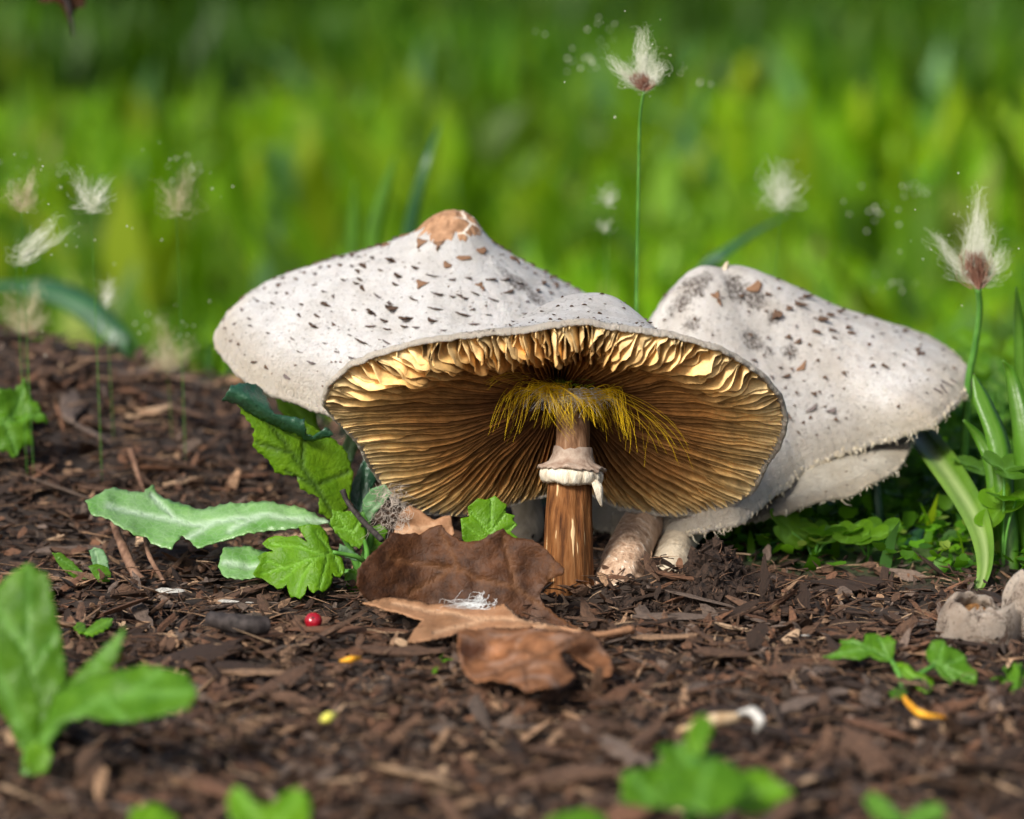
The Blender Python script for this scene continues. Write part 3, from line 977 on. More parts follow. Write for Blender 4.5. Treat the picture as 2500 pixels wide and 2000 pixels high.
# --- the speckled mushroom with the round brown crown, behind the gills
left = thing('mushroom', at(1285, 1420, 0.12), 'mushroom with speckled white conical cap and round tan crown patch', 'mushroom', GROUPM)
SC = (1.2 + 0.118) / 1.2
lc = Cap(1062, 852, 0.118, 530 * PXM * SC, 352 * PXM * SC, -5.5, 20.5, False, PROF, (0.004, 0), 21, 0.010, 0.022)
lcap = lc.build(left, M['cap'], stains=[(1265, 690, 52, 1.2), (1310, 730, 42, 1.1), (1225, 660, 30, .8), (1360, 690, 40, .8), (1200, 820, 40, 0.7)])
for pxx, pyy, w, l, k in [(947, 598, 28, 22, 'tan'), (1028, 594, 28, 28, 'tan'), (1070, 598, 30, 26, 'tan'), (992, 572, 22, 24, 'tan'), (1175, 611, 28, 18, 'tan'),
                          (1128, 626, 38, 14, 'tan'), (1092, 648, 20, 18, 'tan'), (1027, 694, 26, 26, 'tan'), (955, 640, 24, 22, 'dark'), (888, 652, 26, 16, 'dark'),
                          (955, 752, 34, 22, 'dark'), (990, 780, 34, 22, 'dark'), (1053, 783, 28, 18, 'dark'), (937, 785, 24, 12, 'dark'), (1128, 768, 36, 12, 'dark'),
                          (1172, 697, 24, 24, 'tan'), (1206, 590, 16, 18, 'tan'), (1225, 594, 14, 16, 'tan'), (1250, 630, 18, 14, 'tan'), (1072, 721, 22, 10, 'dark'),
                          (1104, 724, 18, 10, 'dark'), (1133, 728, 24, 12, 'dark'), (797, 745, 32, 16, 'dark'), (970, 675, 26, 18, 'dark'), (1012, 655, 22, 12, 'dark'),
                          (765, 800, 36, 14, 'dark'), (868, 695, 22, 14, 'dark'), (905, 760, 30, 14, 'dark'), (985, 800, 20, 10, 'dark'), (880, 835, 40, 10, 'dark')]:
    t, p = lc.pick(pxx, pyy)
    add_scale(lc, lcap, t, p, w * PXM * SC, l * PXM * SC, k, random.gauss(0, .25), 0.0)
scatter_scales(lc, lcap, 270, 0.30, 0.975, (20, 44), (8, 13), ['dark', 'dark', 'grey'], 5, 0.072)
fine_scales(lc, lcap, 1000, 0.2, 0.985, M['scale_dark'], 3, (3, 11))
rim_fringe(lc, lcap, 700, 0, 2 * np.pi, 2.6, 7, M['fringe'], r0=0.00032)
joined_gills(lc, lcap, 200, 8)


def umbo(cap, capobj, t1, seed, mat, name='crown_patch', jag=0.2, lift=0.0011):
    nph, nr = 160, 26
    ph = np.linspace(0, 2 * np.pi, nph, endpoint=False)
    b = t1 * (1 + jag * n2(np.cos(ph) * 2, np.sin(ph) * 2, seed) + jag * 0.8 * n2(np.cos(ph) * 7, np.sin(ph) * 7, seed + 1))
    f = np.linspace(0.01, 1, nr)
    T = f[:, None] * b[None]; PH = np.repeat(ph[None], nr, 0)
    lf = lift * (1 - f ** 6)[:, None] + 0.0006 * n2(T * 60 * np.cos(PH), T * 60 * np.sin(PH), seed + 2)
    V = cap.P(T, PH, lf)
    skirt = cap.P(b, ph, -0.0008)
    V = np.vstack([V.reshape(-1, 3), skirt])
    F = grid_faces(nr + 1, nph, True).tolist() + [list(range(nph))[::-1]]
    x = proj(V)[0]
    cr = smooth(-0.1, 0.5, (V - cap.C) @ cap.e1 / (cap.R * t1) - 0.25)
    return put(name, V, F, mat, capobj, True, {'crack': cr})


umbo(lc, lcap, 0.145, 91, M['umbo'])
stem_part(left, [at(1280, 1420, 0.075), at(1278, 1330, 0.08), at(1275, 1200, 0.09), lc.C + lc.n * 0.034], [x * PXM * SC for x in (42, 38, 36, 36)], M['stem_pale'], 9)

# --- the worn, tattered mushroom leaning to the side
right = thing('mushroom', at(1500, 1470, 0.0), 'worn mushroom with a stained tattered white cap and fringed rim, on a rosy stem', 'mushroom', GROUPM)
YR = 0.130
SR = (1.2 + YR) / 1.2
PROFR = [(0, 1), (.06, .99), (.12, .955), (.20, .88), (.30, .77), (.5, .53), (.75, .285), (.88, .16), (.95, .085), (.985, .035), (1, 0)]
rcp = Cap(1898, 1074, YR, 500 * PXM * SR, 462 * PXM * SR, 19.5, 14.5, False, PROFR, (0.0, 0.0), 35, 0.012, 0.012)
rcp.bulge = (0.21, math.pi)
rcp.set_rim([(2370, 905), (2362, 945), (2330, 985), (2280, 1028), (2210, 1048), (2130, 1064), (2050, 1098), (1960, 1138), (1910, 1186), (1870, 1222), (1800, 1270), (1720, 1292), (1640, 1304), (1540, 1303), (1460, 1287), (1424, 1258),
             (1432, 1212), (1480, 1152), (1600, 1068), (1750, 985), (1900, 915), (2050, 862), (2200, 838), (2320, 856)])
rcap = rcp.build(right, M['cap_worn'], stains=[(1690, 700, 55, 1.2), (1665, 735, 45, 1.0), (1640, 760, 40, .8), (1800, 715, 48, 1.2), (1845, 730, 42, 1.2), (1790, 690, 40, 1.1), (1835, 832, 42, 1.3),
                                                (1890, 780, 30, 1.0), (1930, 858, 36, 1.0), (1880, 860, 26, .9), (1690, 790, 40, .9), (1720, 680, 40, 1.0), (1620, 700, 60, .9), (1780, 780, 40, .6)])
for pxx, pyy, w, l, k in [(1950, 745, 18, 26, 'dark'), (1965, 725, 18, 22, 'dark'), (2005, 782, 20, 24, 'dark'), (2022, 770, 14, 20, 'dark'), (2050, 762, 14, 18, 'dark'), (1990, 808, 14, 20, 'dark'),
                          (2030, 810, 12, 18, 'dark'), (1957, 898, 34, 14, 'tan'), (1950, 835, 24, 10, 'dark'), (2078, 815, 12, 20, 'dark'), (2160, 895, 12, 20, 'dark'), (2128, 896, 16, 10, 'dark'),
                          (2062, 910, 12, 16, 'dark'), (1985, 960, 16, 10, 'dark'), (2238, 855, 16, 12, 'dark'), (2243, 866, 18, 8, 'dark'), (2208, 810, 12, 16, 'dark'), (1895, 772, 26, 18, 'dark'),
                          (1842, 700, 40, 26, 'tan'), (1750, 725, 26, 40, 'tan'), (2300, 945, 8, 34, 'grey'), (2312, 938, 8, 30, 'grey'), (2322, 928, 8, 28, 'grey'), (2285, 955, 8, 26, 'grey'),
                          (2330, 900, 30, 10, 'tan'), (1925, 1017, 10, 18, 'dark'), (1920, 920, 30, 8, 'dark'), (1980, 1000, 40, 8, 'grey'), (2030, 1000, 30, 12, 'grey')]:
    t, p = rcp.pick(pxx, pyy)
    add_scale(rcp, rcap, t, p, w * PXM * SR, l * PXM * SR, k, random.gauss(0, .25), 0.0)
scatter_scales(rcp, rcap, 240, 0.22, 0.93, (8, 20), (6, 15), ['dark', 'dark', 'grey', 'dark'], 15, 0.075)
fine_scales(rcp, rcap, 1100, 0.12, 0.97, M['scale_dark'], 4, (2, 5))
rim_fringe(rcp, rcap, 1100, 0.0, 2 * np.pi, 9.0, 17, M['fringe'], r0=0.00045)
joined_gills(rcp, rcap, 220, 18)
tip = rcp.P(np.array(0.03), np.array(0.6)) + np.array([0, 0, 0.0005])
Vt, Ft = tube_vf(catmull([tip + np.array([0, 0, -0.003]), tip + np.array([0.0004, 0, 0.0005]), tip + np.array([0.0012, 0, 0.0022])], 8), np.linspace(0.0018, 0.0004, 8), 9)
put('cap_tip', Vt, Ft, M['stem_pale'], rcap, True)
stem_part(right, [at(1494, 1485, 0.0), at(1514, 1410, 0.006), at(1556, 1300, 0.045), at(1640, 1200, 0.09), rcp.C + rcp.n * 0.035 - rcp.e1 * 0.006], [x * PXM for x in (72, 61, 54, 50, 46)], M['stem_rose'], 13, 48, 70, lump=0.09)

# --- the low grey cap showing under the tattered one
low = thing('mushroom', at(1610, 1430, 0.03), 'low grey mushroom half hidden under the tattered white cap', 'mushroom', GROUPM)
YL = 0.112
SL = (1.2 + YL) / 1.2
wc = Cap(1936, 1143, YL, 300 * PXM * SL, 84 * PXM * SL, 17.0, 16.0, False, PROFR, (0, 0), 51, 0.012, 0.03)
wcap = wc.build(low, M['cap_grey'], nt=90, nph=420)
scatter_scales(wc, wcap, 60, 0.4, 0.95, (8, 16), (5, 9), ['grey', 'dark'], 25, 0.12)
rim_fringe(wc, wcap, 700, 0, 2 * np.pi, 5.0, 27, M['fringe'], r0=0.0004)
joined_gills(wc, wcap, 150, 28)
stem_part(low, [at(1600, 1462, 0.015), at(1638, 1380, 0.03), at(1680, 1290, 0.07), wc.C + wc.n * 0.004 - wc.e1 * 0.012], [x * PXM for x in (56, 52, 46, 42)], M['stem_pale'], 19)

# ------------------------------------------------------------------ mulch
def chip_template(seed, ring=6, rows=6, wid=0.3, thk=0.14):
    r = np.random.default_rng(seed)
    V = []
    bend = r.normal(0, 0.10); yb = r.normal(0, 0.06)
    ang = np.array([0.25, 0.9, 2.2, 2.9, 4.0, 5.4])[:ring] if ring == 6 else np.linspace(0.3, 2 * np.pi + 0.3, ring, endpoint=False)
    ang = ang + r.uniform(-.15, .15, len(ang))
    w0, w1 = r.uniform(0.25, 0.95), r.uniform(0.15, 0.9)
    for k in range(rows):
        u = k / (rows - 1)
        f = np.interp(u, [0, .22, .7, 1], [w0 * .6, 1, 0.95, w1 * .6]) * r.uniform(0.82, 1.12)
        cx = u - 0.5; cyy = yb * math.sin(u * 3) + bend * 0.3 * u; cz = bend * (u - .5) ** 2
        for a in ang:
            jx = r.normal(0, 0.07) if k in (0, rows - 1) else r.normal(0, 0.02)
            V.append((cx + jx, cyy + math.cos(a) * wid * .5 * f + r.normal(0, .02), cz + math.sin(a) * thk * .5 * f * r.uniform(.7, 1.2)))
    n = len(ang)
    F = grid_faces(rows, n, True)
    return np.array(V), F, n, rows


def tri_faces(F, n, rows):
    f = F[:, [0, 1, 2]].tolist() + F[:, [0, 2, 3]].tolist()
    for base in (0, (rows - 1) * n):
        idx = [base + i for i in range(n)]
        for i in range(1, n - 1):
            f.append([idx[0], idx[i + 1], idx[i]] if base == 0 else [idx[0], idx[i], idx[i + 1]])
    return np.array(f)


TINTS = {'dark': (0.034, 0.019, 0.012), 'brown': (0.105, 0.058, 0.035), 'reddish': (0.155, 0.076, 0.042), 'grey': (0.145, 0.106, 0.084), 'tan': (0.30, 0.185, 0.110), 'pale': (0.48, 0.33, 0.21), 'white': (0.66, 0.65, 0.60)}


def rot_zyx(yaw, pitch, roll):
    cy_, sy_, cp, sp_, cr, sr = np.cos(yaw), np.sin(yaw), np.cos(pitch), np.sin(pitch), np.cos(roll), np.sin(roll)
    Rm = np.empty(yaw.shape + (3, 3))
    Rm[..., 0, 0] = cy_ * cp; Rm[..., 0, 1] = cy_ * sp_ * sr - sy_ * cr; Rm[..., 0, 2] = cy_ * sp_ * cr + sy_ * sr
    Rm[..., 1, 0] = sy_ * cp; Rm[..., 1, 1] = sy_ * sp_ * sr + cy_ * cr; Rm[..., 1, 2] = sy_ * sp_ * cr - cy_ * sr
    Rm[..., 2, 0] = -sp_; Rm[..., 2, 1] = cp * sr; Rm[..., 2, 2] = cp * cr
    return Rm


def mulch_density_ok(x, y, r):
    e = lawn_edge(x) + 0.025 * fbm(np.stack([x * 18, y * 18, 0 * x], -1), 77, 2)
    return y < e + r * 0.05


def scatter_chips(name, n, len_rng, wid_rng, region, seed, label, steep=0.28, weights=None, lift=(0.0, 0.006)):
    r = np.random.default_rng(seed)
    y = r.uniform(region[2], region[3], n)
    halfw = (y + 1.2) * 0.182 + 0.03
    x = r.uniform(-1, 1, n) * halfw
    ok = mulch_density_ok(x, y - 0.012, r.uniform(-1, 1, n)) & (x > region[0]) & (x < region[1])
    x, y = x[ok], y[ok]; n = len(x)
    yaw = r.uniform(0, 2 * np.pi, n); pit = r.normal(0, steep, n); rol = r.normal(0, steep * 1.4, n)
    ln = np.exp(r.uniform(math.log(len_rng[0]), math.log(len_rng[1]), n)); wd = r.uniform(*wid_rng, n)
    names = list(TINTS); w = np.array((weights or [.30, .32, .12, .14, .085, .035]) + [0.0]); w = w / w.sum()
    tint = np.array([TINTS[k] for k in names])[r.choice(len(names), n, p=w)] * r.uniform(0.7, 1.35, n)[:, None]
    temps = [chip_template(seed * 100 + k, 5, 4) for k in range(14)]
    which = r.integers(0, 14, n)
    Rm = rot_zyx(yaw, pit, rol)
    z = ground_z(x, y) + r.uniform(*lift, n) + 0.5 * np.abs(np.sin(pit)) * ln * 0.5
    Vs, Fs, Ls, Ts, off = [], [], [], [], 0
    for k in range(14):
        m = np.where(which == k)[0]
        if not len(m): continue
        tv, tf, nn_, rows = temps[k]
        tf = tri_faces(tf, nn_, rows)
        loc = tv[None] * np.stack([ln[m], ln[m] * wd[m] / 0.3, ln[m] * np.minimum(wd[m], .3) / 0.3 * 0.75], -1)[:, None, :]
        P = np.einsum('nij,nvj->nvi', Rm[m], loc) + np.stack([x[m], y[m], z[m]], -1)[:, None]
        nv = len(tv)
        Vs.append(P.reshape(-1, 3)); Fs.append((tf[None] + (np.arange(len(m)) * nv)[:, None, None]).reshape(-1, 3) + off)
        Ls.append((loc * 260 + r.uniform(0, 50, (len(m), 1, 3))).reshape(-1, 3)); Ts.append(np.repeat(tint[m], nv, 0))
        off += len(m) * nv
    o = put(name, np.vstack(Vs), np.vstack(Fs), M['bark'], None, False, {'loc': np.vstack(Ls), 'tint': np.vstack(Ts)})
    return tag(o, label, 'mulch', kind='stuff')


scatter_chips('mulch', 15000, (0.005, 0.020), (0.07, 0.42), (-1, 1, -0.40, 0.52), 11, 'shredded brown bark mulch covering the garden bed', 0.30, lift=(-0.003, 0.0035))
scatter_chips('mulch_crumbs', 16000, (0.002, 0.006), (0.25, 0.9), (-1, 1, -0.40, 0.30), 12, 'fine dark crumbs of bark sifted between the mulch chips', 0.5, [.42, .32, .10, .09, .05, .02], (-0.001, 0.0055))

# shredded fibres between the chips
fr = np.random.default_rng(88)
n = 5200
fy = fr.uniform(-0.36, 0.42, n); fx = fr.uniform(-1, 1, n) * ((fy + 1.2) * 0.18 + 0.02)
ok = mulch_density_ok(fx, fy, fr.uniform(-1, 1, n)); fx, fy = fx[ok], fy[ok]; n = len(fx)
fa = fr.uniform(0, 6.28, n); fl_ = np.exp(fr.uniform(math.log(.004), math.log(.022), n)); fz = ground_z(fx, fy) + fr.uniform(0.001, 0.0085, n)
bend = fr.normal(0, .35, n); rise = fr.normal(0, .16, n)
C = []
for uu in np.linspace(-.5, .5, 6):
    aa = fa + bend * uu
    C.append(np.stack([fx + np.cos(aa) * fl_ * uu, fy + np.sin(aa) * fl_ * uu, fz + rise * fl_ * uu + 0.10 * fl_ * (0.25 - uu * uu)], -1))
V, F = hairs_vf(np.stack(C, 1), fr.uniform(.00018, .00055, n), 0.0001)
tf = np.array([TINTS['brown'], TINTS['reddish'], TINTS['tan'], TINTS['pale']])[fr.choice(4, n, p=[.35, .3, .25, .1])] * fr.uniform(.7, 1.4, n)[:, None]
o = put('mulch_fibres', V, F, M['bark'], None, True, {'loc': V * 300, 'tint': np.repeat(tf, 18, 0)})
tag(o, 'thin shredded bark fibres lying loose over the mulch', 'mulch', kind='stuff')

CHIP_MESH = {}
MARKS = [(585, 1520, 'by the charred stick'), (765, 1516, 'by the dark red berry'), (1180, 1700, 'in front of the oak leaf'), (1000, 1600, 'beside the oak leaf'), (2260, 1740, 'by the orange leaf scrap'), (800, 1752, 'by the yellow bud'),
         (1720, 1770, 'by the straw piece'), (2100, 1600, 'by the three-lobed seedling'), (2380, 1600, 'by the broken cap'), (1680, 1540, 'below the soil mound'), (1900, 1540, 'in front of the clover'), (230, 1410, 'by the two-leaved seedling'),
         (220, 1545, 'by the tiny toothed seedling'), (300, 1720, 'by the broad-leaved weed'), (450, 1330, 'under the long pale leaf'), (60, 1080, 'on the mound near the prickly leaf'), (330, 1150, 'on the mound slope'), (180, 920, 'on the mound top'),
         (500, 1100, 'on the mound below the speckled cap'), (660, 1960, 'by the two-lobed weed'), (1700, 1930, 'by the soft tall-leaved weed'), (1300, 1850, 'on the open mulch before the oak leaf'), (2200, 1920, 'by the low narrow-leaved weed'),
         (1480, 1620, 'past the oak leaf stalk'), (560, 1650, 'on the mulch before the charred stick'), (1000, 1880, 'on the open mulch between the front weeds'), (2000, 1760, 'between straw piece and orange scrap')]
WORDS = {'dark': 'near-black', 'brown': 'mid brown', 'reddish': 'reddish brown', 'grey': 'weathered grey', 'tan': 'tan', 'pale': 'pale straw', 'white': 'white'}


def chip_label(x, y, ln, wd, kind):
    a, b, _ = proj(np.array([x, y, float(ground_z(x, y))]))
    where = min(MARKS, key=lambda m: (m[0] - a) ** 2 + ((m[1] - b) * 1.6) ** 2)[2]
    shape = 'slender splinter' if wd < 0.17 else ('narrow bark chip' if wd < 0.28 else 'broad bark chip')
    size = 'small' if ln < 0.016 else ('medium' if ln < 0.025 else 'long')
    return '%s %s %s %s' % (size, WORDS[kind], shape, where)




def chip_obj(x, y, ln, wd, kind, yaw, pit, rol, var, name='bark_chip', label=None, group=None, cat='bark chip', dz=0.0032, thk=1.0):
    key = (kind, var)
    if key not in CHIP_MESH:
        tv, tf, nn_, rows = chip_template(5000 + var, 6, 6)
        f = tf.tolist() + [list(range(nn_))[::-1], list(range((rows - 1) * nn_, rows * nn_))]
        CHIP_MESH[key] = mesh('bark_chip', tv, f, M['bark'], False, {'loc': tv * 5.5 + var * 3.7, 'tint': np.repeat(np.array([TINTS[kind]]), len(tv), 0)})
    o = bpy.data.objects.new(name, CHIP_MESH[key]); COL.objects.link(o)
    z = float(ground_z(x, y)) + dz + abs(math.sin(pit)) * ln * 0.35
    o.matrix_local = Matrix.Translation((x, y, z)) @ Matrix(rot_zyx(np.array(yaw), np.array(pit), np.array(rol)).tolist()).to_4x4() @ Matrix.Diagonal((ln, ln * wd / 0.3, ln * min(wd, .3) / .3 * .7 * thk, 1))
    return tag(o, label or chip_label(x, y, ln, wd, kind), cat, group or 'bark chips of the mulch bed')


cr_ = random.Random(21)
made = 0
while made < 292:
    y = cr_.uniform(-0.33, 0.36)
    hw = (y + 1.2) * 0.168
    x = cr_.uniform(-hw, hw)
    if y > lawn_edge(x) - 0.01: continue
    if y > 0.02 and x > -0.02: continue
    if -0.16 < y < 0.03 and -0.06 < x < 0.045: continue
    kind = cr_.choices(list(TINTS), [.24, .32, .15, .14, .11, .04, 0])[0]
    mound = y > 0.06
    ln = math.exp(cr_.uniform(math.log(0.011), math.log(0.034))) * (1.5 if mound else 1.0)
    wd = cr_.uniform(0.12, 0.42) * (0.6 if mound else 1)
    yaw = cr_.gauss(0, 0.7) if cr_.random() < .6 else cr_.uniform(0, 6.28)
    chip_obj(x, y, ln, wd, kind, yaw, cr_.gauss(0, 0.17), cr_.gauss(0, 0.3), cr_.randrange(12))
    made += 1


# ------------------------------------------------------------------ leaves traced in their own plane and given depth
def serrate(poly, amp, wl, seed=0, sharp=True, skip=None):
    q = np.array(poly, float)
    qq = np.vstack([q, q[:1]])
    d = np.concatenate([[0], np.cumsum(np.linalg.norm(np.diff(qq, axis=0), axis=1))])
    step = wl / 4.0
    n = max(8, int(d[-1] / step))
    u = np.linspace(0, d[-1], n, endpoint=False)
    p = np.stack([np.interp(u, d, qq[:, 0]), np.interp(u, d, qq[:, 1])], -1)
    t = np.roll(p, -1, 0) - np.roll(p, 1, 0)
    nn = np.stack([t[:, 1], -t[:, 0]], -1); nn /= np.linalg.norm(nn, axis=1, keepdims=True) + 1e-9
    area = np.sum(q[:, 0] * np.roll(q[:, 1], -1) - np.roll(q[:, 0], -1) * q[:, 1])
    if area < 0: nn = -nn
    r = np.random.default_rng(seed)
    ph = (np.arange(n) % 4)
    tooth = np.where(ph == 0, 1.0, np.where(ph == 1, 0.25, np.where(ph == 2, -0.15, 0.1))) * np.repeat(r.uniform(0.3, 1.2, n // 4 + 1), 4)[:n]
    return p + nn * (amp * tooth)[:, None]


def sheet(name, poly, depth, mat, parent, step=7.0, veins=(), vw=3.5, thick=0.00035, lumps=0.0, seed=0, lump_scale=0.02):
    poly = np.array(poly, float)
    vw = max(vw, 0.8 * step)
    # densify the outline
    out = []
    for a, b in zip(poly, np.roll(poly, -1, 0)):
        k = max(1, int(np.linalg.norm(b - a) / step))
        for i in range(k): out.append(a + (b - a) * i / k)
    out = np.array(out); n = len(out)
    x0, y0 = out.min(0); x1, y1 = out.max(0)
    r = np.random.default_rng(seed)
    gx_, gy_ = np.meshgrid(np.arange(x0, x1, step), np.arange(y0, y1, step))
    pts = np.stack([gx_.ravel(), gy_.ravel()], -1) + r.uniform(-.25, .25, (gx_.size, 2)) * step
    inside = np.zeros(len(pts), bool)
    for a, b in zip(out, np.roll(out, -1, 0)):
        cnd = ((a[1] > pts[:, 1]) != (b[1] > pts[:, 1]))
        with np.errstate(divide='ignore', invalid='ignore'):
            xi = (b[0] - a[0]) * (pts[:, 1] - a[1]) / (b[1] - a[1]) + a[0]
        inside ^= cnd & (pts[:, 0] < xi)
    pts = pts[inside]
    if len(pts):
        dm = np.min(np.linalg.norm(pts[:, None] - out[None], axis=2), axis=1)
        pts = pts[dm > step * 0.45]
    allp = np.vstack([out, pts])
    res = geometry.delaunay_2d_cdt([Vector(p) for p in allp], [(i, (i + 1) % n) for i in range(n)], [], 1, 1e-6)
    v2 = np.array([tuple(v) for v in res[0]]); F = [list(f) for f in res[2]]
    Yd = depth(v2[:, 0], v2[:, 1])
    V = at(v2[:, 0], v2[:, 1], Yd)
    if lumps:
        V = V + (lumps * fbm(np.stack([v2[:, 0] * lump_scale, v2[:, 1] * lump_scale, 0 * v2[:, 0] + seed], -1), seed, 3))[:, None] * norm(np.array([0.1, -0.6, 0.75]))
    ve = np.zeros(len(v2))
    for w in veins:
        w = np.array(w, float)
        for k, (a, b) in enumerate(zip(w[:-1], w[1:])):
            ab = b - a; t = np.clip(((v2 - a) @ ab) / (ab @ ab), 0, 1)
            dd = np.linalg.norm(v2 - (a + t[:, None] * ab), axis=1)
            ve = np.maximum(ve, np.exp(-(dd / vw) ** 2))
    # keep faces turned to the viewer
    f0 = np.array(F)
    nrm = np.cross(V[f0[:, 1]] - V[f0[:, 0]], V[f0[:, 2]] - V[f0[:, 0]])
    if (np.einsum('ij,ij->i', nrm, CAM - V[f0[:, 0]])).sum() < 0: f0 = f0[:, ::-1]
    return put(name, V, f0, mat, parent, True, {'vein': ve}, solid=thick)


def plane_depth(Y0, px0, py0, kx=0.0, ky=0.0, curve=0.0):
    """Y grows by kx, ky metres per metre across and down the picture."""
    return lambda x, y: Y0 + (kx * (x - px0) + ky * (y - py0)) * PXM + curve * ((x - px0) * PXM) ** 2


def strip(name, pts, widths, mat, parent, side=(1, 0, 0), fold=0.25, thick=0.0003, n=26, twist=0.0, rib=0.42):
    c = catmull(pts, n); w = np.interp(np.linspace(0, 1, n), np.linspace(0, 1, len(widths)), widths)
    T = norm(np.gradient(c, axis=0)); S0 = np.array(side, float)
    S = norm(S0 - (T @ S0)[:, None] * T)
    Nn = np.cross(T, S)
    if twist:
        a = twist * np.linspace(0, 1, n)[:, None]
        S, Nn = S * np.cos(a) + Nn * np.sin(a), -S * np.sin(a) + Nn * np.cos(a)
    rows = [c + S * (w * k)[:, None] * 0.5 + Nn * (w * fold * (abs(k)))[:, None] for k in (-1, -.5, 0, .5, 1)]
    V = np.stack(rows, 1).reshape(-1, 3)
    ve = np.tile([0.10, rib * .35, rib, 0, 0.05], n)
    return put(name, V, grid_faces(n, 5), mat, parent, True, {'vein': ve}, solid=thick)


def tube(name, pts, radii, mat, parent, ns=8, n=20):
    c = catmull(pts, n); rr = np.interp(np.linspace(0, 1, n), np.linspace(0, 1, len(radii)), radii)
    V, F = tube_vf(c, rr, ns)
    return put(name, V, F, mat, parent, True)


# --- the big dead oak leaf
lf = thing('fallen_oak_leaf', at(1150, 1500, -0.05), 'large curled dead oak leaf, dark brown and tan, against the ringed brown stem', 'leaf')
BACK = [(870, 1432), (874, 1389), (907, 1352), (958, 1301), (990, 1306), (1023, 1305), (1052, 1290), (1078, 1284), (1084, 1296), (1097, 1306), (1134, 1321), (1171, 1322), (1202, 1306), (1227, 1294), (1240, 1306), (1264, 1315),
        (1295, 1322), (1324, 1338), (1352, 1359), (1375, 1379), (1377, 1398), (1352, 1410), (1338, 1421), (1322, 1440), (1317, 1456), (1330, 1482), (1380, 1514), (1440, 1545), (1400, 1556), (1264, 1540), (1125, 1515), (986, 1495), (893, 1460)]
sheet('upright_lobe', serrate(BACK, 2.0, 20, 3), lambda x, y: -0.046 + 0.010 * ((x - 1120) / 250) ** 2 * -1 + 0.00016 * (1400 - y) * 0.35 + 0.003 * np.sin(x * 0.02), M['dead_dark'], lf, 8,
      [[(1440, 1545), (1260, 1440), (1100, 1390), (940, 1360)], [(1260, 1440), (1230, 1310)], [(1120, 1395), (1078, 1300)], [(1100, 1390), (1000, 1450)], [(1330, 1480), (1350, 1380)]], 3.0, 0.0005, 0.002, 5, 0.03)
FOLD = [(885, 1476), (953, 1455), (1032, 1470), (1100, 1478), (1171, 1488), (1205, 1478), (1231, 1476), (1250, 1492), (1268, 1509), (1357, 1528), (1442, 1543), (1380, 1548), (1320, 1540), (1298, 1530), (1280, 1554), (1250, 1552), (1217, 1549),
        (1153, 1537), (1125, 1546), (1097, 1556), (1050, 1567), (995, 1566), (1010, 1540), (1034, 1513), (990, 1500), (953, 1491)]
sheet('folded_lobe', serrate(FOLD, 1.2, 18, 4), lambda x, y: -0.064 - (y - 1480) * PXM * 3.4 + 0.004 * np.sin(x * 0.018), M['dead_light'], lf, 6,
      [[(1442, 1543), (1268, 1512), (1150, 1512), (960, 1472)], [(1200, 1511), (1060, 1550)], [(1268, 1512), (1240, 1480)], [(1330, 1527), (1285, 1548)]], 3.0, 0.0005, 0.002, 6)
LOWER = [(1120, 1542), (1118, 1580), (1125, 1621), (1140, 1648), (1162, 1667), (1205, 1660), (1245, 1667), (1266, 1676), (1287, 1688), (1320, 1680), (1357, 1681), (1385, 1668), (1405, 1653), (1392, 1634), (1380, 1621), (1366, 1600), (1375, 1592), (1392, 1595),
         (1430, 1628), (1466, 1655), (1490, 1650), (1498, 1636), (1482, 1597), (1462, 1565), (1440, 1545), (1310, 1535), (1200, 1535)]
sheet('lower_lobe', serrate(LOWER, 1.5, 18, 5), lambda x, y: gY(y, 0.012 + 0.006 * np.exp(-((y - 1555) / 40.0) ** 2) + 0.0025 * np.sin(x * 0.022 + y * .01)), M['dead_mid'], lf, 7,
      [[(1440, 1545), (1280, 1620), (1200, 1655)], [(1280, 1620), (1290, 1685)], [(1330, 1597), (1240, 1590)]], 2.6, 0.0005, 0.0014, 7, 0.035)
tube('stalk', [at(1300, 1523, -0.086), at(1380, 1538, -0.096), at(1460, 1550, -0.10), at(1546, 1536, -0.092)], [0.0008, 0.0011, 0.0012, 0.0016], M['dead_light'], lf, 8, 24)
# white threads of mould on the leaf
r = np.random.default_rng(4)
C = []
for k in range(40):
    a = np.array([r.normal(1180, 16), r.uniform(1443, 1480)]); b = np.array([a[0] - abs(r.normal(45, 30)), 1482 + r.normal(0, 5)])
    q = catmull([a, a + [-6 + r.normal(0, 6), 10 + r.normal(0, 5)], (a + b) / 2 + r.normal(0, 7, 2), b + r.normal(0, 4, 2) + [12, -6], b], 12)
    C.append(at(q[:, 0], q[:, 1], -0.060 - (q[:, 1] - 1450) * PXM * 1.2))
V, F = hairs_vf(C, 0.00011, 0.00004)
put('mould_threads', V, F, M['web'], lf, True, kind='stuff')

ol = thing('fallen_leaf', at(1010, 1330, 0.03), 'small pinkish brown dead leaf tucked behind the big oak leaf', 'leaf')
sheet('leaf_blade', [(960, 1312), (975, 1250), (1000, 1225), (1030, 1240), (1062, 1270), (1100, 1262), (1110, 1300), (1080, 1330), (1010, 1335)], lambda x, y: 0.02 + (1330 - y) * PXM * 0.8, M['dead_light'], ol, 8, [[(965, 1310), (1060, 1285)]], 3, 0.0004, 0.004, 9)

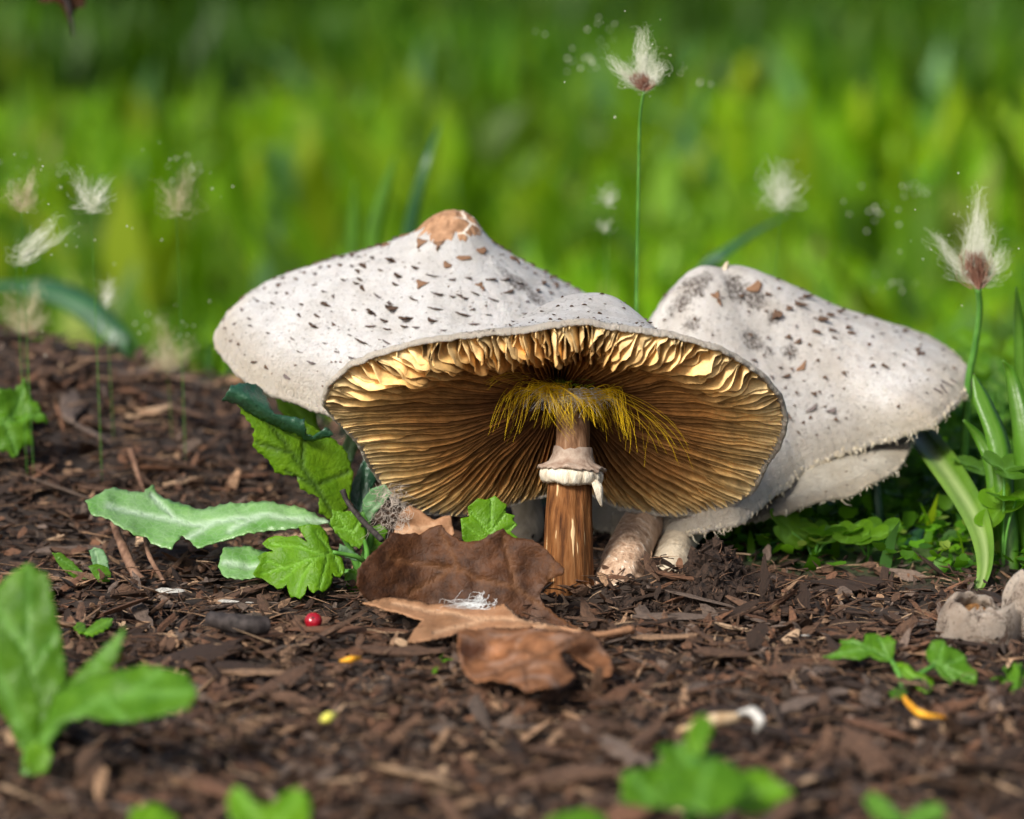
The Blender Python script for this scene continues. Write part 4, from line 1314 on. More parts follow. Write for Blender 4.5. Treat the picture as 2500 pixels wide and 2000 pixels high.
# --- thistle with the tall folded leaf
th = thing('thistle_plant', at(880, 1440, 0.03), 'thistle with one tall folded leaf and one long pale leaf lying over the mulch', 'weed')
TALL = [(580, 987), (603, 1024), (621, 1047), (619, 1089), (654, 1121), (673, 1154), (724, 1163), (733, 1195), (779, 1214), (779, 1251), (816, 1272), (849, 1240), (863, 1158), (844, 1103), (812, 1070), (788, 1056), (742, 1030), (686, 1030), (649, 1010), (603, 985)]
sheet('tall_leaf', serrate(TALL, 4.5, 22, 8), lambda x, y: 0.035 + ((x - 720) * 0.25 + (1260 - y) * 0.12) * PXM - 0.006 * np.exp(-(((x - 600) * 0.79 - (y - 1000) * 0.62) / 60.0) ** 2), M['leaf_under'], th, 7,
      [[(822, 1268), (770, 1190), (700, 1090), (640, 1015)], [(770, 1190), (850, 1150)], [(735, 1140), (745, 1045)], [(770, 1190), (700, 1150)], [(715, 1110), (630, 1080)]], 3.2, 0.0004, 0.0013, 11)
FOLDD = [(543, 982), (563, 948), (600, 944), (635, 940), (650, 968), (668, 1005), (705, 1012), (742, 1024), (747, 1050), (762, 1064), (800, 1050), (815, 1066), (786, 1072), (755, 1076), (738, 1062), (722, 1052), (696, 1048), (668, 1032), (640, 1022), (598, 1006), (580, 989)]
sheet('rolled_leaf_edge', serrate(FOLDD, 2.5, 20, 9), lambda x, y: 0.031 + ((x - 720) * 0.25 + (1260 - y) * 0.12) * PXM - 0.008 * np.exp(-((y - 960 - (x - 560) * 0.42) / 26.0) ** 2), M['leaf_dark'], th, 6, [], 3, 0.0005, 0.003, 12)
LONG = [(211, 1223), (240, 1208), (278, 1191), (315, 1202), (352, 1205), (371, 1184), (385, 1205), (403, 1219), (487, 1246), (557, 1232), (649, 1225), (724, 1237), (807, 1276), (724, 1288), (649, 1293), (580, 1311), (533, 1322), (482, 1341), (462, 1318), (445, 1307), (417, 1339), (371, 1325), (355, 1305),
        (334, 1306), (297, 1288), (260, 1265), (223, 1256)]
sheet('long_leaf', serrate(LONG, 3.5, 26, 10), lambda x, y: 0.02 - (y - 1265) * PXM * 1.7 + 0.006 * np.sin((x - 300) * 0.012), M['leaf_pale'], th, 8,
      [[(807, 1276), (640, 1258), (470, 1282), (260, 1235)], [(640, 1258), (560, 1295)], [(520, 1275), (450, 1320)], [(430, 1272), (370, 1210)]], 4, 0.0004, 0.0016, 13)
sheet('short_leaf', serrate([(533, 1381), (547, 1341), (603, 1334), (659, 1348), (700, 1372), (690, 1395), (626, 1404), (580, 1409), (547, 1404)], 2.5, 18, 11), lambda x, y: 0.0 - (y - 1370) * PXM * 1.8, M['leaf_pale'], th, 7, [[(700, 1385), (545, 1375)]], 3, 0.0004, 0.003, 14)
sheet('back_leaf', [(668, 950), (710, 958), (768, 985), (776, 1040), (800, 1075), (770, 1090), (720, 1040), (680, 1000)], plane_depth(0.09, 720, 1010, 0, -0.2), M['leaf_bright'], th, 8, [[(690, 965), (785, 1080)]], 3)
sheet('back_leaf', [(812, 1165), (835, 1090), (858, 1035), (880, 1045), (876, 1090), (850, 1150), (835, 1180)], plane_depth(0.085, 850, 1100), M['leaf_frost'], th, 8, [[(825, 1165), (868, 1045)]], 3)
sheet('side_leaf', serrate([(850, 1210), (858, 1181), (878, 1140), (897, 1110), (915, 1135), (925, 1160), (909, 1190), (895, 1230), (884, 1260), (865, 1240)], 2, 16, 12), plane_depth(0.05, 890, 1180, .3, -.3), M['leaf_dark'], th, 6, [[(880, 1250), (897, 1120)]], 3, 0.0004, 0.002, 15)
sheet('side_leaf', serrate([(884, 1251), (888, 1214), (909, 1189), (941, 1179), (958, 1200), (930, 1232), (912, 1268), (895, 1285)], 1.5, 16, 13), plane_depth(0.018, 910, 1230, -.5, .2), M['leaf_frost'], th, 6, [[(893, 1275), (945, 1190)]], 3, 0.0004, 0.003, 16)
for a in ([(880, 1400), (850, 1330), (822, 1268)], [(878, 1400), (850, 1330), (805, 1276)], [(880, 1400), (895, 1330), (893, 1275)], [(882, 1400), (800, 1395), (700, 1382)], [(884, 1410), (905, 1310), (884, 1250)]):
    tube('leaf_stalk', [at(x, y, 0.02 + 0.0001 * k) for k, (x, y) in enumerate(a)], [0.0017, 0.0013, 0.001], M['stalk_green'], th, 7, 14)
rr_ = np.random.default_rng(9)
C = []
for k in range(150):
    a = np.array([rr_.normal(958, 22), rr_.uniform(1185, 1290)]); ang = rr_.uniform(0, 6.28)
    q = catmull([a, a + [math.cos(ang) * 14, math.sin(ang) * 12 + 4], a + [math.cos(ang + .8) * 30, math.sin(ang + .8) * 26 + 8]], 6)
    C.append(at(q[:, 0], q[:, 1], 0.0))
V, F = hairs_vf(C, 0.00012, 0.00005)
put('fuzz', V, F, M['fuzz'], th, True, kind='stuff')

# --- weed with lobed leaves
wd_ = thing('lobed_weed', at(890, 1430, 0.0), 'bright green weed with deeply lobed leaves beside the dead oak leaf', 'weed')
LOBED = [(617, 1400), (635, 1374), (628, 1362), (645, 1352), (668, 1348), (650, 1340), (640, 1330), (655, 1314), (673, 1309), (700, 1312), (724, 1309), (751, 1325), (737, 1305), (728, 1288), (752, 1284), (779, 1282), (795, 1295), (802, 1311), (803, 1330), (812, 1346), (835, 1367), (842, 1395),
         (830, 1413), (816, 1408), (812, 1398), (812, 1420), (805, 1434), (788, 1447), (778, 1440), (765, 1448), (755, 1440), (751, 1428), (745, 1450), (733, 1463), (720, 1458), (710, 1461), (703, 1445), (700, 1427), (690, 1438), (677, 1441), (668, 1432), (659, 1428), (640, 1413), (625, 1410)]
VEINS = [[(816, 1348), (740, 1370), (640, 1400)], [(790, 1355), (720, 1330), (660, 1330)], [(770, 1362), (740, 1400), (725, 1450)], [(800, 1350), (790, 1400), (780, 1435)], [(805, 1345), (770, 1300)], [(735, 1372), (690, 1415)], [(812, 1350), (832, 1400)], [(700, 1384), (650, 1370)]]
sheet('lobed_leaf', LOBED, lambda x, y: -0.012 - (y - 1350) * PXM * 0.55 + 0.004 * np.sin((x - 600) * 0.03), M['leaf_bright'], wd_, 5, VEINS, 3.2, 0.0004, 0.0013, 17)
SMALL = [(812, 1246), (835, 1250), (858, 1249), (872, 1258), (888, 1274), (880, 1285), (893, 1300), (890, 1320), (880, 1338), (858, 1332), (850, 1322), (838, 1318), (826, 1302), (818, 1296), (812, 1285), (805, 1274), (812, 1262)]
sheet('lobed_leaf', serrate(SMALL, 3, 18, 15), plane_depth(0.012, 850, 1300, .2, -.4), M['leaf_bright'], wd_, 5, [[(888, 1345), (820, 1255)], [(860, 1300), (880, 1270)], [(855, 1295), (815, 1285)]], 3, 0.0004, 0.0013, 18)
sheet('lobed_leaf', serrate([(830, 1330), (850, 1340), (875, 1352), (870, 1372), (850, 1365), (825, 1352)], 2.5, 16, 16), plane_depth(0.004, 850, 1350, 0, -.4), M['leaf_frost'], wd_, 5, [], 3, 0.0004, 0.002, 19)
sheet('lobed_leaf', serrate([(840, 1400), (860, 1385), (885, 1400), (880, 1440), (868, 1462), (850, 1450), (845, 1425)], 2.5, 16, 18), plane_depth(0.002, 860, 1420, 0, -.2), M['leaf_mid'], wd_, 5, [], 3, 0.0004, 0.002, 20)
sheet('lobed_leaf', serrate([(895, 1330), (905, 1290), (928, 1280), (945, 1300), (935, 1330), (912, 1350)], 2.5, 16, 19), plane_depth(0.02, 920, 1320, 0, -.2), M['leaf_mid'], wd_, 5, [], 3, 0.0004, 0.002, 21)
tube('stem', [at(895, 1440, -0.004), at(893, 1395, -0.004), at(896, 1350, 0.0), at(890, 1320, 0.008)], [0.0016, 0.0014, 0.0011, 0.0008], M['stalk_green'], wd_, 8, 16)
tube('leaf_stalk', [at(893, 1375, -0.004), at(870, 1360, -0.008), at(812, 1348, -0.012)], [0.0012, 0.001, 0.0008], M['stalk_green'], wd_, 7, 12)

bl = thing('lobed_seedling', at(1195, 1400, -0.005), 'small bright toothed leaf standing up behind the dead oak leaf', 'weed')
BRT = [(1150, 1345), (1128, 1318), (1124, 1268), (1146, 1259), (1142, 1236), (1156, 1226), (1166, 1218), (1186, 1220), (1208, 1209), (1222, 1224), (1238, 1231), (1234, 1252), (1258, 1257), (1251, 1270), (1263, 1284), (1246, 1300), (1270, 1320), (1220, 1345)]
sheet('lobed_leaf', BRT, plane_depth(-0.012, 1195, 1280, 0.15, -.3), M['leaf_bright'], bl, 5, [[(1195, 1350), (1200, 1215)], [(1196, 1310), (1240, 1240)], [(1196, 1310), (1150, 1245)], [(1196, 1325), (1255, 1285)], [(1196, 1325), (1130, 1285)]], 3, 0.0004, 0.002, 23)
tube('stem', [at(1192, 1430, -0.012), at(1195, 1345, -0.012)], [0.001, 0.0008], M['stalk_green'], bl, 7, 8)

# --- prickly leaf reaching in over the mound, with a berry under it
pl_ = thing('prickly_weed', at(-60, 1130, 0.16), 'prickly lobed green leaf reaching in over the mulch mound', 'weed')
PR = [(-60, 980), (0, 957), (35, 950), (60, 925), (72, 965), (95, 985), (98, 1005), (120, 1028), (95, 1032), (75, 1030), (70, 1050), (84, 1090), (55, 1092), (34, 1120), (20, 1105), (-20, 1100), (-70, 1080)]
sheet('lobed_leaf', serrate(PR, 4, 22, 21), plane_depth(0.14, 0, 1030, .4, -.5), M['leaf_mid'], pl_, 7, [[(-60, 1060), (30, 1035), (100, 1010)], [(20, 1035), (55, 950)], [(10, 1040), (40, 1105)]], 3.5, 0.0004, 0.005, 24)
tube('stem', [at(-150, 1180, 0.15), at(-100, 1090, 0.15), at(-50, 1050, 0.145)], [0.002, 0.0016, 0.0012], M['stalk_green'], pl_, 7, 10)


def berry(px_, py_, Y, rpx, label, sc=(1, 1, .92)):
    c = at(px_, py_, Y)
    nu, nv = 24, 14
    th_ = np.linspace(0, 2 * np.pi, nu, endpoint=False); v = np.linspace(0.06, np.pi - 0.06, nv)
    rad = rpx * PXM * (1.2 + Y) / 1.2
    rr = rad * (1 - 0.10 * np.exp(-(v / 0.35) ** 2))[:, None] * (1 + 0.03 * n2(np.cos(th_)[None] * 2, v[:, None] * 2, 3))
    V = np.stack([rr * np.sin(v)[:, None] * np.cos(th_) * sc[0], rr * np.sin(v)[:, None] * np.sin(th_) * sc[1], rr * np.cos(v)[:, None] * sc[2] + 0 * th_], -1)
    V = V.reshape(-1, 3) @ np.array(Matrix.Rotation(0.9, 3, 'X')).T + c
    base = thing('berry', c - np.array([0, 0, rad]), label, 'berry')
    put('skin', V, grid_faces(nv, nu, True).tolist() + [list(range(nu))[::-1], list(range((nv - 1) * nu, nv * nu))], M['berry'], base, True)
    nb = norm(np.array([0.1, -0.5, 0.8]))
    V2, F2 = tube_vf(np.array([c + np.array(Matrix.Rotation(0.9, 3, 'X')) @ np.array([0, 0, rad * s_ * sc[2]]) for s_ in (0.75, 1.02)]), [rad * .16, rad * .10], 7)
    put('blossom_end', V2, F2, M['twig_dark'], base, False)


berry(765, 1516, -0.072, 22, 'glossy dark red berry lying on the mulch near the oak leaf')
berry(12, 1148, 0.20, 34, 'blurred bright red berry lying on the mulch mound under the prickly leaf', (1.3, 1, .8))

# --- broad blurred weed close to the viewer
fw = thing('broad_leaf_weed', on_z(75, 1850), 'leafy green weed with broad toothed leaves, growing in front of the mound', 'weed')
YF = -0.235
sheet('broad_leaf', serrate([(-50, 1480), (20, 1405), (70, 1372), (115, 1400), (130, 1470), (150, 1560), (165, 1650), (140, 1760), (110, 1840), (60, 1850), (20, 1760), (-40, 1620)], 4, 30, 31), plane_depth(YF + 0.01, 60, 1700, 0.1, -0.35), M['leaf_mid'], fw, 12, [[(80, 1850), (65, 1600), (70, 1390)], [(70, 1650), (140, 1540)], [(66, 1600), (-10, 1480)]], 5, 0.0005, 0.0025, 32)
sheet('broad_leaf', serrate([(-60, 1560), (10, 1540), (60, 1600), (90, 1700), (100, 1800), (85, 1850), (40, 1790), (-20, 1700)], 4, 30, 36), plane_depth(YF - 0.02, 60, 1700, 0.1, -0.2), M['leaf_mid'], fw, 12, [[(85, 1850), (-30, 1580)]], 5, 0.0005, 0.0025, 33)
sheet('broad_leaf', serrate([(100, 1790), (130, 1700), (190, 1640), (250, 1590), (306, 1530), (290, 1600), (250, 1670), (200, 1730), (140, 1800)], 4, 30, 34), plane_depth(YF, 150, 1700, -0.3, -0.3), M['leaf_mid'], fw, 12, [[(110, 1800), (300, 1540)]], 5, 0.0005, 0.002, 34)
sheet('broad_leaf', serrate([(95, 1800), (140, 1690), (230, 1650), (300, 1640), (345, 1626), (400, 1634), (455, 1640), (482, 1690), (460, 1730), (400, 1745), (350, 1760), (290, 1765), (220, 1750), (150, 1765), (110, 1830)], 5, 34, 37), plane_depth(YF - 0.03, 100, 1750, -0.25, -1.0), M['leaf_mid'], fw, 12, [[(105, 1810), (250, 1705), (460, 1690)], [(250, 1705), (300, 1760)], [(320, 1698), (390, 1640)]], 5, 0.0005, 0.0025, 35)
sheet('broad_leaf', serrate([(60, 1870), (58, 1835), (75, 1815), (110, 1812), (128, 1840), (115, 1878), (85, 1888)], 2, 24, 38), plane_depth(YF - 0.03, 90, 1850, 0, -0.4), M['leaf_bright'], fw, 10, [], 5, 0.0005, 0.003, 36)
tube('stem', [on_z(70, 1900), at(75, 1840, YF), at(95, 1790, YF)], [0.003, 0.0025, 0.002], M['stalk_green'], fw, 9, 12)

# --- weeds at the lower edge
def lobes(cx, cy, rx, ry, n, seed, depth=0.35, a0=0.0, pts=60):
    th_ = np.linspace(0, 2 * np.pi, pts, endpoint=False)
    r = np.random.default_rng(seed)
    rr = 1 - depth * (0.5 + 0.5 * np.cos(n * th_ + a0 + 3.1)) * r.uniform(.7, 1.1) + 0.04 * r.normal(0, 1, pts)
    return [(cx + rx * q * math.cos(t), cy + ry * q * math.sin(t)) for q, t in zip(rr, th_)]


YW = -0.35
w1 = thing('lobed_weed', on_z(1700, 2010), 'soft lobed weed with a tall middle leaf, growing in front of the mulch', 'weed')
sheet('lobed_leaf', lobes(1820, 1935, 115, 55, 5, 1, .22), plane_depth(YW, 1820, 1930, -.1, -1.0), M['leaf_bright'], w1, 12, [[(1720, 1970), (1920, 1920)]], 5, 0.0005, 0.002, 41)
sheet('lobed_leaf', lobes(1715, 1920, 130, 70, 5, 2, .25), plane_depth(YW - 0.02, 1715, 1920, .1, -.9), M['leaf_mid'], w1, 12, [[(1700, 1990), (1730, 1860)]], 5, 0.0005, 0.002, 42)
sheet('lobed_leaf', lobes(1580, 1925, 75, 55, 5, 3, .28), plane_depth(YW + 0.01, 1580, 1930, .2, -.9), M['leaf_mid'], w1, 12, [[(1620, 1980), (1540, 1900)]], 5, 0.0005, 0.002, 43)
sheet('lobed_leaf', lobes(1670, 1845, 75, 42, 5, 4, .28), plane_depth(YW + 0.02, 1670, 1845, .2, -.9), M['leaf_mid'], w1, 12, [[(1680, 1880), (1650, 1810)]], 5, 0.0005, 0.002, 44)
sheet('lobed_leaf', [(1690, 1850), (1675, 1800), (1690, 1762), (1715, 1742), (1742, 1755), (1738, 1790), (1722, 1830), (1705, 1860)], plane_depth(YW + 0.02, 1700, 1800, .2, -.5), M['leaf_bright'], w1, 10, [[(1698, 1850), (1722, 1755)]], 5, 0.0005, 0.002, 45)
tube('stem', [on_z(1690, 2060), at(1690, 1960, YW), at(1695, 1850, YW + .015)], [0.0025, 0.002, 0.0014], M['stalk_green'], w1, 8, 12)
w2 = thing('lobed_weed', on_z(660, 2040), 'pale green two-lobed weed poking up in front of the mulch', 'weed')
sheet('lobed_leaf', [(560, 1990), (555, 1940), (575, 1918), (600, 1930), (625, 1960), (660, 1965), (690, 1935), (725, 1920), (755, 1940), (762, 1975), (750, 2030), (700, 2060), (600, 2060)], plane_depth(YW, 660, 1990, .1, -.7), M['leaf_bright'], w2, 12, [[(650, 2050), (580, 1930)], [(650, 2050), (730, 1935)]], 5, 0.0005, 0.002, 46)
tube('stem', [on_z(650, 2120), at(650, 2040, YW)], [0.002, 0.0016], M['stalk_green'], w2, 8, 8)
w3 = thing('lobed_weed', on_z(370, 2060), 'single rounded weed leaf low beside the two-lobed weed', 'weed')
sheet('lobed_leaf', lobes(370, 2000, 62, 42, 5, 6, .2), plane_depth(YW, 370, 2000, .1, -.7), M['leaf_bright'], w3, 12, [], 5, 0.0005, 0.002, 47)
tube('stem', [on_z(370, 2120), at(372, 2030, YW)], [0.002, 0.0016], M['stalk_green'], w3, 8, 8)
w4 = thing('lobed_weed', on_z(2200, 2040), 'low dark green weed with two narrow leaves in front of the chips', 'weed')
sheet('lobed_leaf', [(2105, 1960), (2125, 1942), (2160, 1958), (2190, 1985), (2215, 2010), (2170, 2020), (2130, 1995)], plane_depth(YW, 2200, 1990, .1, -.8), M['leaf_mid'], w4, 12, [[(2200, 2005), (2120, 1955)]], 5, 0.0005, 0.003, 48)
sheet('lobed_leaf', [(2200, 2010), (2225, 1978), (2262, 1962), (2300, 1972), (2310, 1995), (2270, 2015), (2230, 2025)], plane_depth(YW, 2200, 1990, -.1, -.8), M['leaf_mid'], w4, 12, [[(2205, 2010), (2300, 1980)]], 5, 0.0005, 0.003, 49)
tube('stem', [on_z(2200, 2090), at(2202, 2010, YW)], [0.002, 0.0014], M['stalk_green'], w4, 8, 8)
w5 = thing('lobed_weed', on_z(1400, 2060), 'dim green leaf tip just in front of the mulch, beside the tall-leaved weed', 'weed')
sheet('lobed_leaf', [(1330, 2000), (1370, 1982), (1430, 1978), (1480, 1990), (1490, 2030), (1400, 2050), (1340, 2035)], plane_depth(YW, 1400, 2000, .1, -.8), M['leaf_mid'], w5, 12, [], 5, 0.0005, 0.003, 50)
tube('stem', [on_z(1410, 2120), at(1410, 2030, YW)], [0.002, 0.0014], M['stalk_green'], w5, 8, 8)

# --- seedlings
sd1 = thing('seedling', on_z(225, 1420, 0.004), 'two-leaved seedling with narrow upright leaves by the dry stalks', 'seedling')
sheet('leaf_blade', serrate([(128, 1352), (148, 1350), (172, 1366), (200, 1392), (224, 1410), (215, 1418), (190, 1415), (160, 1395), (140, 1372)], 1.5, 14, 51), plane_depth(0.015, 220, 1400, .2, -.4), M['leaf_mid'], sd1, 5, [[(222, 1413), (135, 1356)]], 2.5, 0.0004, 0.002, 51)
sheet('leaf_blade', serrate([(218, 1345), (232, 1335), (252, 1340), (262, 1362), (266, 1390), (270, 1415), (250, 1420), (232, 1405), (226, 1375)], 1.5, 14, 52), plane_depth(0.012, 240, 1400, -.2, -.4), M['leaf_frost'], sd1, 5, [[(255, 1418), (232, 1345)]], 2.5, 0.0004, 0.002, 52)
sheet('leaf_blade', [(215, 1385), (235, 1378), (262, 1385), (272, 1402), (268, 1420), (240, 1420), (225, 1402)], plane_depth(0.006, 240, 1400, .2, -.6), M['leaf_mid'], sd1, 5, [], 2.5, 0.0004, 0.002, 53)
tube('stem', [on_z(246, 1432, 0.0), at(246, 1412, 0.008)], [0.001, 0.0008], M['stalk_green'], sd1, 7, 6)
sd2 = thing('seedling', on_z(225, 1560, 0.004), 'tiny light green toothed seedling flat on the mulch', 'seedling')
sheet('leaf_blade', serrate([(205, 1548), (222, 1528), (250, 1512), (276, 1512), (272, 1530), (250, 1545), (225, 1555)], 2.5, 14, 54), lambda x, y: gY(y, 0.008), M['leaf_bright'], sd2, 5, [[(210, 1550), (272, 1516)]], 2.5, 0.0004, 0.002, 54)
sheet('leaf_blade', serrate([(180, 1532), (192, 1518), (208, 1522), (210, 1540), (195, 1548)], 2, 12, 55), lambda x, y: gY(y, 0.008), M['leaf_bright'], sd2, 5, [], 2.5, 0.0004, 0.001, 55)
tube('stem', [on_z(214, 1568, 0.0), on_z(213, 1550, 0.007)], [0.0008, 0.0006], M['stalk_green'], sd2, 7, 6)
sd3 = thing('seedling', on_z(2200, 1690, 0.002), 'seedling with two three-lobed leaves in front of the broken cap', 'seedling')
sheet('leaf_blade', serrate([(2008, 1606), (2045, 1592), (2058, 1572), (2050, 1560), (2080, 1562), (2108, 1575), (2112, 1550), (2140, 1545), (2160, 1556), (2168, 1548), (2186, 1568), (2184, 1595), (2178, 1612), (2150, 1610), (2125, 1600), (2098, 1612), (2060, 1606), (2030, 1610)], 2, 18, 56),
      lambda x, y: -0.130 - (y - 1580) * PXM * 1.0, M['leaf_mid'], sd3, 5, [[(2178, 1610), (2130, 1585), (2020, 1603)], [(2170, 1605), (2145, 1555)], [(2140, 1590), (2070, 1568)]], 2.8, 0.0004, 0.002, 56)
sheet('leaf_blade', serrate([(2262, 1590), (2275, 1570), (2300, 1568), (2312, 1582), (2345, 1592), (2358, 1602), (2360, 1620), (2385, 1645), (2382, 1672), (2352, 1668), (2340, 1655), (2320, 1672), (2300, 1655), (2280, 1630), (2266, 1612)], 2, 18, 57),
      lambda x, y: -0.142 - (y - 1620) * PXM * 0.9, M['leaf_mid'], sd3, 5, [[(2280, 1622), (2375, 1660)], [(2290, 1626), (2300, 1575)], [(2300, 1630), (2350, 1605)], [(2300, 1632), (2330, 1665)]], 2.8, 0.0004, 0.002, 57)
sheet('leaf_blade', serrate([(2185, 1618), (2215, 1625), (2235, 1645), (2275, 1655), (2282, 1680), (2262, 1700), (2240, 1690), (2222, 1668), (2200, 1650)], 2, 16, 58), lambda x, y: -0.148 - (y - 1650) * PXM * 0.9, M['leaf_bright'], sd3, 5, [[(2205, 1640), (2270, 1685)]], 2.8, 0.0004, 0.002, 58)
sheet('leaf_blade', serrate([(2170, 1690), (2190, 1680), (2215, 1690), (2205, 1705), (2180, 1704)], 1.5, 14, 59), lambda x, y: gY(y, 0.006), M['leaf_mid'], sd3, 5, [], 2.5, 0.0004, 0.001, 59)
tube('leaf_stalk', [at(2208, 1705, -0.15), at(2195, 1650, -0.145), at(2176, 1612, -0.135)], [0.0011, 0.001, 0.0008], M['stalk_green'], sd3, 7, 12)
tube('leaf_stalk', [at(2208, 1705, -0.15), at(2235, 1655, -0.148), at(2282, 1624, -0.143)], [0.0011, 0.001, 0.0008], M['stalk_green'], sd3, 7, 12)
sd4 = thing('grass_sprout', on_z(1062, 1640, 0.004), 'tiny green grass sprout beside the lower edge of the oak leaf', 'seedling')
strip('sprout_leaf', [on_z(1060, 1642, 0.004), at(1068, 1618, -0.118), at(1083, 1592, -0.115)], [0.0016, 0.0022, 0.0003], M['leaf_bright'], sd4, n=12)
strip('sprout_leaf', [on_z(1060, 1642, 0.004), at(1078, 1616, -0.118), at(1108, 1610, -0.118)], [0.0014, 0.0018, 0.0003], M['leaf_bright'], sd4, n=12)
sd5 = thing('seedling', on_z(2480, 1690, 0.002), 'dim feathery green seedling low beside the broken cap', 'seedling')
for k, (dx, dy) in enumerate([(-60, -40), (-30, -70), (10, -80), (50, -60)]):
    strip('leaf_blade', [on_z(2480, 1690, 0.002), at(2480 + dx * .5, 1690 + dy * .8, -0.14), at(2480 + dx, 1690 + dy * .75, -0.145)], [0.002, 0.004, 0.0006], M['leaf_mid'], sd5, n=10)

# ------------------------------------------------------------------ clod of dark soil, broken cap, bits in the mulch
cl = thing('soil_clod', at(1700, 1490, -0.012), 'crumbly mound of dark wet soil heaped against the rosy stem', 'soil')
nx_, ny_ = 90, 34
px_g = np.linspace(1490, 1880, nx_)
top_y = np.interp(px_g, [1490, 1530, 1570, 1610, 1650, 1690, 1720, 1735, 1750, 1770, 1800, 1830, 1850, 1880], [1464, 1450, 1440, 1432, 1420, 1392, 1368, 1330, 1338, 1364, 1386, 1414, 1450, 1476])
Vc = []
for j in range(ny_):
    v = j / (ny_ - 1)
    for i, xx in enumerate(px_g):
        a = v * math.pi
        crest = at(xx, top_y[i], 0.004)
        foot = at(xx, 1500, -0.035)
        hz = max(crest[2], 0.004)
        y_ = -0.004 - math.cos(a) * 0.030
        w_ = math.sin(a) ** 0.8
        z_ = -0.004 + (hz + 0.004) * w_
        q = np.array([crest[0], y_, z_])
        nz = fbm(q[None] * 160, 71, 4)[0]; nz2 = fbm(q[None] * 420, 72, 2)[0]
        Vc.append(q + np.array([nz2 * .0022, -nz * .0048 * w_, (nz * .0050 + nz2 * .0026) * w_]))
M['clod'] = simple('clod_soil', (0.006, 0.0035, 0.0025), (0.050, 0.029, 0.019), 520, 0.85, 1.0, 0.0014, 0.3)
clump = put('soil_body', np.array(Vc), grid_faces(ny_, nx_), M['clod'], cl, False)
# crumbs and root fibres over the clod
r = np.random.default_rng(31)
n = 2600
idx = r.integers(0, len(Vc), n)
base = np.array(Vc)[idx] + r.normal(0, 0.0009, (n, 3))
sz = np.exp(r.uniform(math.log(0.0007), math.log(0.0042), n))
ico = np.array([[1, 0, -.5], [-.5, .87, -.5], [-.5, -.87, -.5], [0, 0, 1.0], [0.2, .3, -1.0]])
Fi = np.array([[0, 1, 3], [1, 2, 3], [2, 0, 3], [1, 0, 4], [2, 1, 4], [0, 2, 4]])
Rm = rot_zyx(r.uniform(0, 6.3, n), r.normal(0, 1, n), r.normal(0, 1, n))
sc = r.uniform(0.4, 1.6, (n, 1, 3))
P_ = np.einsum('nij,nvj->nvi', Rm, ico[None] * sc * sz[:, None, None]) + base[:, None]
put('crumbs', P_.reshape(-1, 3), (Fi[None] + (np.arange(n) * 5)[:, None, None]).reshape(-1, 3), M['clod'], cl, False, kind='stuff')
n = 420
b0 = np.array(Vc)[r.integers(0, len(Vc), n)]
d0 = norm(r.normal(0, 1, (n, 3)) + np.array([0, -0.5, 0.9])); d1 = norm(d0 + r.normal(0, .8, (n, 3)))
ln_ = r.uniform(0.002, 0.006, n)[:, None]
C = np.stack([b0 - d0 * .001, b0 + d0 * ln_ * .4, b0 + d0 * ln_ * .6 + d1 * ln_ * .3, b0 + d0 * ln_ * .6 + d1 * ln_ * .7], 1)
V, F = hairs_vf(C, 0.00022 * r.uniform(.5, 1.4, n), 0.00006)
put('root_fibres', V, F, M['stalk_brown'], cl, True, kind='stuff')


# broken, curled cap lying on the mulch
bc = thing('broken_mushroom_cap', on_z(2420, 1600, 0.0), 'broken white mushroom cap curled up on the mulch', 'mushroom cap')
M['broken_out'] = cap_material('broken_cap_skin', (0.70, 0.61, 0.51), (0.40, 0.31, 0.24), (0.07, 0.04, 0.025), 0.9)
M['broken_in'] = simple('broken_cap_flesh', (0.34, 0.22, 0.14), (0.80, 0.70, 0.60), 420, 0.8, 0.7, 0.0008)
M['broken_gill'] = simple('broken_cap_gills', (0.07, 0.03, 0.01), (0.30, 0.15, 0.05), 500, 0.7, 0.7, 0.0008, 0.3, (1, 1, 6))


def tip_over(V, c):
    a = R_(24)
    q = np.asarray(V, float).reshape(-1, 3) - c
    y, z = q[:, 1] * math.cos(a) - q[:, 2] * math.sin(a), q[:, 1] * math.sin(a) + q[:, 2] * math.cos(a)
    return np.stack([q[:, 0], y, z], -1) + c


